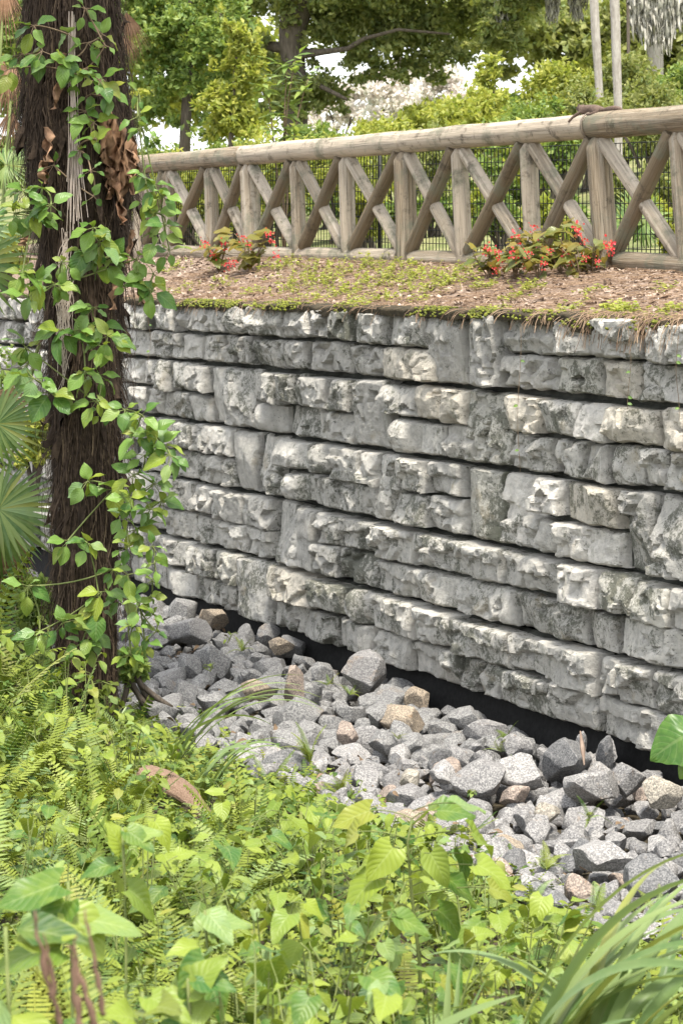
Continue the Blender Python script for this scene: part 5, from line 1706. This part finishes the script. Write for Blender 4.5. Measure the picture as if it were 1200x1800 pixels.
# everything between: one mass of small leaves, fronds and stems nobody could count
mb = MB(); mf = MB()
for x, y, z, rm in spots(2600, 4.6, 14.6, -120, 1290, .025, vmin=1.42):
    h = min(max(rm, .05), abs(GR_.normal()) * .14 + .05)
    n = GR_.integers(3, 6)
    for j in range(n):
        a = GR_.uniform(0, 6.3); s = GR_.uniform(.028, .07)
        p = Vector((x + GR_.normal() * .05, y + GR_.normal() * .05, z + h * GR_.uniform(.2, 1)))
        norm_add(mb, SMALLLEAF[GR_.integers(7)], basis(p, frame_up(a, GR_.uniform(-.6, .3)), Vector((GR_.normal() * .35, -.2 + GR_.normal() * .35, 1)), s), tint=GR_.random())
for i in range(1500):
    u = GR_.uniform(-3.4, 9); v = GR_.uniform(1.5, 2.2)
    x, y, _z = wall_pt(u, -v, 0); z = float(ground_low(x, y))
    for j in range(4):
        a = GR_.uniform(0, 6.3); s = GR_.uniform(.025, .06)
        p = Vector((x + GR_.normal() * .04, y + GR_.normal() * .04, z + GR_.uniform(.02, .10)))
        norm_add(mb, SMALLLEAF[GR_.integers(7)], basis(p, frame_up(a, GR_.uniform(-.5, .5)), Vector((GR_.normal() * .4, -.2 + GR_.normal() * .3, 1)), s), tint=GR_.random())
    if i % 3 == 0:
        for j in range(3): norm_add(mf, SMALLFERN[GR_.integers(4)], basis((x, y, z), frame_up(GR_.uniform(0, 6.3), GR_.uniform(.3, 1.1)), Vector((0, 0, 1)), GR_.uniform(.08, .2)), tint=GR_.random())
o = link('undergrowth', mb.mesh('undergrowth', L_MIX)); tag(o, 'dense small leaved undergrowth covering the near bank', 'undergrowth', kind='stuff')
for x, y, z, rm in spots(420, 4.6, 14.6, -120, 1290, .08):
    px0 = proj((x, y, z))[0]
    if px0 > 420 and GR_.random() < .6: continue
    L = min(rm * 1.5, GR_.uniform(.12, .34))
    a = GR_.uniform(0, 6.3)
    for j in range(2):
        norm_add(mf, SMALLFERN[GR_.integers(4)], basis((x, y, z), frame_up(a + j * 2.2, GR_.uniform(.3, 1.2)), Vector((-math.cos(a) * .6, -math.sin(a) * .6, 1)), L), tint=GR_.random())
o = link('fern_undergrowth', mf.mesh('fern_undergrowth', L_FERN)); tag(o, 'mass of small fern fronds among the undergrowth', 'undergrowth', kind='stuff')
# pale curling tendrils and fallen twigs
mb = MB()
for x, y, z, rm in spots(140, 5, 13.5, -60, 1200, .1):
    L = GR_.uniform(.12, .5); a = GR_.uniform(0, 6.3); h = min(rm, .4)
    p0 = Vector((x, y, z)); p2 = p0 + Vector((math.cos(a) * L * .6, math.sin(a) * L * .6, h * GR_.uniform(.1, .8)))
    V, F, _ = tube(bez(p0, p0 + Vector((0, 0, h)), p2, 7), .0017, 4, caps=False); mb.add(V, F, tint=GR_.random())
o = link('tendrils', mb.mesh('tendrils', M_STEM)); tag(o, 'thin stems and tendrils through the undergrowth', 'undergrowth', kind='stuff')

# ------------------------------------------------------------------ beyond the fence
KR = np.random.default_rng(101)
def crown_mesh(name, blobs, n, leaf, mat, elong=1.7, up=.35, hollow=.55):
    """leaf-sized faces spread through the volume of several uneven clumps; blobs = (centre, radii)"""
    vol = np.array([b[1][0] * b[1][1] * b[1][2] for b in blobs]) ** .75; vol /= vol.sum()
    Vs_, Ts = [], []
    for (c, r), f in zip(blobs, vol):
        m = max(30, int(n * f))
        # sub-clumps inside each blob make light and dark clusters with gaps
        ns = max(6, int(m / 55))
        d = KR.normal(size=(ns, 3)); d /= np.linalg.norm(d, axis=1)[:, None]
        d[:, 2] = np.where(d[:, 2] < -.35, -d[:, 2], d[:, 2])
        sc = d * (KR.uniform(hollow, 1.02, (ns, 1))) * np.array(r) + np.array(c)
        idx = KR.integers(ns, size=m)
        sr = KR.uniform(.12, .30, ns)[idx][:, None] * np.mean(r)
        P = sc[idx] + KR.normal(size=(m, 3)) * sr * np.array([.62, .62, .45])
        a = KR.normal(size=(m, 3)); a[:, 2] -= .25; a /= np.linalg.norm(a, axis=1)[:, None]
        nn = KR.normal(size=(m, 3)); nn[:, 2] = np.abs(nn[:, 2]) + up
        s = np.cross(a, nn); s /= np.linalg.norm(s, axis=1)[:, None] + 1e-9
        L = leaf * KR.uniform(.6, 1.3, (m, 1)); W = L / elong
        h = np.cross(s, a) * (W * .25)
        V = np.stack([P, P + a * L * .45 + s * W * .5 - h, P + a * L - h * .5, P + a * L * .45 - s * W * .5 - h], 1)
        Vs_.append(V.reshape(-1, 3)); Ts.append(np.repeat(KR.random(m), 4))
    V = np.concatenate(Vs_); k = len(V) // 4
    F = np.arange(k * 4).reshape(k, 4)
    return MB().add(V, F, tint=np.concatenate(Ts)).mesh(name, mat, smooth=False)
def shrub(px, ytop, Z, wpx, lab, mat, n=2600, leaf=.06, group='shrubs beyond the fence', zbase=None, lobes=5, ybase=None):
    x = (px - 600) / FPX * Z
    z0 = float(ground_up(x, Z)) if ybase is None else at(px, ybase, Z).z
    z1 = at(px, ytop, Z).z; h = max(z1 - z0, .35); w = wpx / FPX * Z * .5
    blobs = []
    for i in range(lobes):
        f = KR.uniform(-.55, .55)
        hh = h * (1 - .55 * f * f) * KR.uniform(.75, 1.0)
        blobs.append(((x + f * w, Z + KR.uniform(-.4, .4) * w, z0 + hh * .52), (w * KR.uniform(.38, .6), w * KR.uniform(.4, .6), hh * .5)))
    root = tag(empty('shrub', (x, Z, z0)), lab, 'shrub', group)
    link('foliage', crown_mesh('foliage', blobs, n, leaf, mat), root)
    st = MB()
    for i in range(5):
        b_ = blobs[i % lobes][0]
        V, F, _ = tube(bez((x + KR.normal() * .08, Z, z0 - .05), (x + (b_[0] - x) * .4, Z, z0 + h * .25), b_, 6), .018, 5); st.add(V, F)
    link('stem', st.mesh('stem', M_TRUNK), root)
    return root
# big azalea mounds on the slope
shrub(800, 128, 29, 250, 'rounded yellow green azalea mound rising to a tip behind the middle of the top rail', L_BUSHY, 6500, .075)
shrub(862, 88, 30, 60, 'narrow bright yellow green shrub tip above the azalea mound', L_BUSHY, 900, .075, ybase=220)
shrub(700, 185, 26, 220, 'lower yellow green azalea in front of the pale gap', L_BUSHY, 5200, .06)
shrub(600, 205, 24, 200, 'bright yellow green hedge shrub behind the rail left of centre', L_BUSHY, 4800, .055)
shrub(470, 225, 24, 220, 'yellow green hedge shrub behind the left half of the rail', L_BUSHY, 4600, .055)
shrub(330, 236, 25, 200, 'pale green hedge shrub behind the far left end of the rail', L_BUSHY, 4200, .055)
shrub(745, 208, 23, 150, 'olive shrub just behind the rail left of the squirrel', L_BUSHO, 3200, .05)
shrub(925, 150, 26, 190, 'dark green azalea left of the squirrel', L_BUSHD, 5200, .06)
shrub(1000, 80, 31, 200, 'tall yellow green azalea mound on the slope at the upper right', L_BUSHY, 5600, .075)
shrub(1120, 70, 31, 220, 'dark yellow green azalea mound behind the grey trunks', L_BUSHO, 5600, .075)
shrub(1030, 130, 26, 180, 'olive azalea directly behind the squirrel', L_BUSHO, 5400, .055)
shrub(1140, 108, 25, 200, 'round olive azalea at the right edge behind the rail', L_BUSHO, 5600, .055)
shrub(975, 168, 22.5, 90, 'leafy green shrub close behind the rail left of the squirrel head', L_BUSHD, 2200, .065)
shrub(1210, 70, 29, 160, 'deep green shrub cut by the right edge of the picture', L_BUSHD, 4200, .07)
# low plants seen through the wire
LOWL = [(330,318,20.5,100,L_BUSHD),(420,320,21,100,L_BUSHY),(500,325,20,90,L_BUSHD),(570,330,20.5,90,L_BUSHD),(640,318,20,90,L_BUSHY),(700,345,19.5,80,L_BUSHD),(760,320,20,100,L_BUSHD),(830,330,19.5,80,L_BUSHY),(880,310,20.5,90,L_BUSHD),(950,330,18.8,80,L_BUSHY),(1010,340,18.6,70,L_BUSHD),(1150,372,18.2,60,L_BUSHY),(1200,380,18.6,70,L_BUSHY),(280,335,21.5,90,L_BUSHY),(1080,300,21.5,100,L_BUSHO),(1180,268,22,120,L_BUSHO),(600,290,22.5,140,L_BUSHD),(850,265,22.5,150,L_BUSHD),(450,285,23,140,L_BUSHD)]
_lm = LANDMARKS; LANDMARKS = [(437, 350, 'the left post'), (712, 350, 'the middle post'), (1060, 350, 'the right post'), (612, 350, 'the picket left of the middle post'), (815, 350, 'the picket right of the middle post'), (935, 350, 'the picket left of the right post'), (300, 350, 'the far left picket'), (1195, 350, 'the right edge picket')]
for i, (px, yt, Z, w, mt) in enumerate(LOWL):
    nm = {'deep_green_bush': 'green', 'yellow_green_bush': 'yellow green', 'olive_bush': 'olive'}[mt.name]
    Z = wall_Z(px, 2.15 + .55 * (i % 4) if i < 14 else 4.6)
    shrub(px, yt, Z, w, unique([f'low {nm} shrub behind the wire {near(px, 350)}', f'low leafy {nm} bush behind the wire {near(px, 350)}', f'loose {nm} bush behind the wire {near(px, 350)}']), mt, 2000, .065, 'low bushes behind the wire mesh', lobes=4)
LANDMARKS = _lm
fan_plant('small feathery green palm on the ground behind the wire right of the right post', up_pt(1115, 19.5), [(1110, 385, 19.5, 55, 60, .8, 0), (1122, 380, 19.5, 60, 100, .8, 0), (1130, 395, 19.4, 55, 30, .8, 0), (1100, 400, 19.4, 50, 140, .8, 0)], group='small palms')
# slender sapling with lance leaves
root = tag(empty('sapling', up_pt(500, 22)), 'slender sapling with narrow pointed leaves standing in front of the oak trunk', 'sapling')
mb = MB(); st = MB()
for px0, px1, yt in ((490, 520, 100), (505, 545, 130), (480, 470, 150), (495, 505, 115)):
    a, b_ = Vector(up_pt(500, 22)), at(px1, yt, 22); m_ = at(px0, 230, 22)
    P = bez(a, m_, b_, 12); V, F, _ = tube(P, np.linspace(.014, .004, 12), 5); st.add(V, F)
    for p in P[4:]:
        for j in range(5):
            aa = KR.uniform(0, 6.3)
            norm_add(mb, leaf_shape('lance', .17, 4, droop=.3, fold=.2), basis(p + KR.normal(size=3) * .03, frame_up(aa, KR.uniform(-.3, .7)), Vector((0, -.3, 1)), KR.uniform(.12, .2)), tint=KR.random())
link('foliage', mb.mesh('foliage', L_BUSHD), root); link('stem', st.mesh('stem', M_BSTEM), root)
for px, yt, Z, w, mt, lab in [(640, 190, 36, 170, L_BUSHY, 'distant yellow green shrub under the right side of the bright gap'), (560, 205, 34, 150, L_BUSHD, 'distant green shrub at the foot of the oak trunk'), (760, 165, 38, 160, L_BUSHY, 'distant shrub behind the azalea mound below the bright gap'), (880, 130, 36, 140, L_BUSHD, 'dark shrub between the azalea tip and the tall mound'),
                              (1180, 180, 27, 160, L_BUSHO, 'low olive shrub at the far right above the rail'), (1090, 175, 27.5, 120, L_BUSHD, 'low green shrub at the foot of the straight grey trunk'), (400, 225, 33, 160, L_BUSHD, 'distant green shrub below the bright young tree'), (290, 230, 33, 160, L_BUSHD, 'distant green shrub beside the trunk of the broadleaf tree'), (940, 200, 24, 110, L_BUSHY, 'small yellow green shrub behind the rail left of the leafy one'), (1060, 60, 36, 220, L_BUSHY, 'highest azalea on the slope behind the grey trunks')]:
    shrub(px, yt, Z, w, lab, mt, 4600, .075)
# leafy growth on the low ground between the palm trunk and the left end of the wall
for px, yb, yt, Z, w, mt, lab in [(20, 1100, 960, 16.4, 150, L_BUSHD, 'dark leafy shrub under the left fan palm'), (75, 1130, 1010, 15.4, 80, L_BUSHD, 'leafy green shrub at the left foot of the palm trunk'), (-20, 860, 560, 19, 120, L_BUSHD, 'dark shrub in front of the wall at the left edge'), (60, 880, 690, 18.5, 70, L_BUSHY, 'loose yellow green shrub between the wall and the left side of the trunk'), (235, 1230, 1120, 14.6, 70, L_BUSHD, 'leafy shrub at the right foot of the palm trunk'), (15, 520, 380, 24, 120, L_BUSHY, 'pale leafy shrub on the bank left of the trunk')]:
    shrub(px, yt, Z, w, lab, mt, 1500, .055, 'leafy shrubs round the palm trunk', ybase=yb)
# trees
def tree(px, Z, trunk, crown, n, leaf, mat, lab, limbs=(), barkm=M_TRUNK, group='trees on the slope', cat='tree'):
    """trunk: list of (px, py, width px); crown: list of (px, py, rx px, ry px)"""
    base = up_pt(px, Z); k = Z / FPX
    root = tag(empty('tree', base), lab, cat, group)
    P = [Vector((at(trunk[0][0], 0, Z).x, Z, base[2] - .3))] + [at(a, b_, Z) for a, b_, w in trunk]
    W = [trunk[0][2] * k * .58] + [w * k * .5 for a, b_, w in trunk]
    t = np.linspace(0, 1, len(P)); tt = np.linspace(0, 1, 26)
    P = np.array([p[:] for p in P]); Pi = np.stack([np.interp(tt, t, P[:, i]) for i in range(3)], -1); Wi = np.interp(tt, t, W)
    Wi = Wi * (1 + .06 * perlin(np.stack([tt * 9, tt * 0, tt * 0], -1)))
    V, F, _ = tube(Pi, Wi, 14); link('trunk', MB().add(V, F).mesh('trunk', barkm), root)
    for lb in limbs:
        Q = np.array([at(a, b_, Z + dz)[:] for a, b_, w, dz in lb]); Wl = np.array([w * k * .5 for a, b_, w, dz in lb])
        t = np.linspace(0, 1, len(Q)); tt = np.linspace(0, 1, 16)
        Qi = np.stack([np.interp(tt, t, Q[:, i]) for i in range(3)], -1)
        V, F, _ = tube(Qi, np.interp(tt, t, Wl), 8); link('limb', MB().add(V, F).mesh('limb', barkm), root)
    if crown:
        blobs = [(tuple(at(a, b_, Z + KR.uniform(-.5, .5) * rx * k)), (rx * k, rx * k, ry * k)) for a, b_, rx, ry in crown]
        link('crown', crown_mesh('crown', blobs, n, leaf, mat), root)
    return root
tree(520, 40, [(520, 230, 44), (516, 120, 42), (512, 60, 46), (525, 0, 60), (540, -120, 60), (550, -300, 40)],
     [(620, 60, 90, 55), (700, 90, 90, 60), (800, 60, 110, 60), (640, 130, 50, 40), (560, 60, 60, 60), (480, 30, 70, 50), (455, 110, 45, 60), (600, 0, 160, 60), (760, 0, 180, 60), (880, 20, 90, 70), (700, -140, 280, 110), (500, -120, 200, 110), (560, 190, 60, 55), (520, 150, 60, 50), (470, 210, 45, 50), (720, 130, 60, 35), (780, 110, 60, 35)],
     64000, .105, L_OAK, 'big oak with a dark trunk and long low branches behind the rail', limbs=[[(515, 95, 26, 0), (560, 92, 13, -.3), (610, 86, 9, -.5), (640, 68, 8, -.6), (700, 52, 6, -.7), (790, 60, 4, -.6)], [(512, 85, 24, 0), (460, 80, 18, .3), (420, 60, 12, .5), (380, 20, 8, .6)], [(530, 0, 30, 0), (640, -60, 20, .5), (760, -110, 12, .5)], [(530, -20, 30, 0), (440, -90, 20, .5), (340, -140, 12, .5)], [(516, 130, 18, 0), (560, 150, 9, -.4), (610, 175, 6, -.6)]])
tree(320, 30, [(325, 250, 20), (330, 150, 18), (335, 60, 14), (330, -60, 9)],
     [(300, 60, 90, 70), (370, 100, 70, 60), (270, 130, 60, 60), (330, 170, 80, 55), (400, 170, 60, 50), (300, -20, 90, 60), (380, 20, 60, 50), (250, 40, 60, 70), (420, 130, 35, 40), (270, 210, 50, 35), (390, 225, 60, 30)],
     15000, .08, L_BUSHD, 'mid green broadleaf tree between the palm trunk and the oak')
tree(415, 27, [(405, 262, 9), (410, 180, 8), (415, 100, 5)],
     [(425, 100, 34, 45), (440, 140, 34, 40), (400, 190, 50, 45), (420, 225, 60, 30), (410, 60, 22, 25)],
     7000, .07, L_BUSHY, 'bright yellow green young tree left of the oak trunk')
tree(40, 33, [(60, 300, 24), (60, 100, 22), (70, -60, 16)],
     [(30, 60, 90, 80), (-30, 150, 90, 80), (60, 200, 60, 60), (240, 60, 40, 60), (0, 300, 80, 60), (230, -10, 60, 60)],
     16000, .11, L_BUSHD, 'dark green tree half hidden behind the palm trunk at the upper left')
tree(1045, 27.5, [(1055, 210, 13), (1050, 120, 14), (1046, 60, 16), (1042, -20, 15), (1036, -200, 13)], [], 0, .1, L_OAK, 'slender pale grey trunk left of the straighter grey trunk on the slope', barkm=M_GTRUNK, group='slender grey trunks')
tree(1082, 24.0, [(1086, 200, 14), (1083, 120, 16), (1081, 40, 17), (1078, -20, 17), (1074, -200, 15)], [], 0, .1, L_OAK, 'straight pale grey trunk rising just right of the squirrel', barkm=M_GTRUNK, group='slender grey trunks')
tree(1103, 34, [(1104, 120, 6), (1103, 20, 6), (1101, -100, 5)], [], 0, .1, L_OAK, 'thin dark trunk behind the grey trunks', group='slender grey trunks')
tree(1150, 36, [(1150, 130, 30), (1150, 40, 28), (1150, -80, 26)],
     [(1110, -60, 140, 60), (1000, -80, 120, 60), (1190, -40, 90, 60), (900, 0, 60, 70), (960, -30, 70, 60), (880, 70, 40, 50)], 32000, .11, L_OAK, 'oak hung with spanish moss at the upper right', barkm=M_GTRUNK)
tree(700, 62, [(700, 200, 16), (700, 60, 14)],
     [(640, 60, 120, 50), (840, 40, 140, 60), (960, 60, 110, 60), (1080, 60, 120, 60), (1200, 50, 100, 70), (930, 120, 70, 40)], 8500, .24, L_BUSHO, 'hazy far tree line tree behind the pale gap')
tree(230, 62, [(200, 260, 18), (200, 60, 14)],
     [(120, 100, 120, 110), (280, 90, 120, 110), (400, 120, 100, 100), (470, 200, 80, 60), (20, 120, 100, 120), (260, 200, 110, 60), (360, 40, 100, 80)],
     24000, .22, L_BUSHY, 'far pale yellow green tree seen through the gaps of the left broadleaf tree')
tree(1000, 48, [(1000, 180, 18), (1000, 40, 16)],
     [(920, 60, 90, 70), (1010, 90, 90, 70), (1100, 60, 90, 70), (1200, 80, 90, 80), (1060, 130, 90, 50), (1180, 150, 80, 60)],
     20000, .17, L_BUSHO, 'olive tree filling the slope behind the grey trunks')
# near-white foliage added far off in the gap, standing in for white sky
for i, (px, yt, w, lab) in enumerate([(690, 96, 170, 'added pale pink foliage standing in for white sky far off in the bright gap'), (600, 120, 130, 'added whitish pink foliage standing in for white sky at the left of the bright gap'), (785, 92, 130, 'added cream foliage standing in for white sky at the right of the bright gap')]):
    shrub(px, yt, 52 + 2 * i, w, lab, L_PINK, 5000, .10, 'added pale foliage standing in for white sky')
# spanish moss hanging from the branches
for i, (px, y0, y1, Z, w, lab) in enumerate([(1140, -30, 88, 30, 30, 'long curtain of spanish moss at the upper right'), (1165, -40, 100, 30, 26, 'grey moss curtain beside the long one nearest the right edge'), (1190, -40, 60, 31, 24, 'short moss curtain cut by the right edge'), (885, -20, 58, 36, 22, 'moss tuft hanging in the dark oak foliage right of centre'), (1015, -30, 40, 36, 20, 'small moss tuft left of the grey trunks'), (970, -30, 45, 36, 16, 'thin moss tuft above the tall azalea'), (1120, -30, 60, 32, 14, 'narrow moss strand between the grey trunks and the long curtain')]):
    k = Z / FPX; mb = MB()
    for j in range(70):
        x0 = px + KR.normal() * w * .4; L = (y1 - y0) * KR.uniform(.45, 1.0)
        P = [at(x0 + 2.5 * math.sin(t * 9 + j) * t, y0 + L * t, Z + KR.normal() * .06) for t in np.linspace(0, 1, 8)]
        V, F, _ = tube(np.array([p[:] for p in P]), np.array([.012, .02, .024, .024, .02, .016, .012, .004]) * KR.uniform(.5, 1.1), 4, caps=False)
        mb.add(V + KR.normal(size=V.shape) * .006, F, tint=KR.random())
    o = link('spanish_moss', mb.mesh('spanish_moss', M_SPMOSS)); tag(o, lab, 'moss', 'spanish moss')
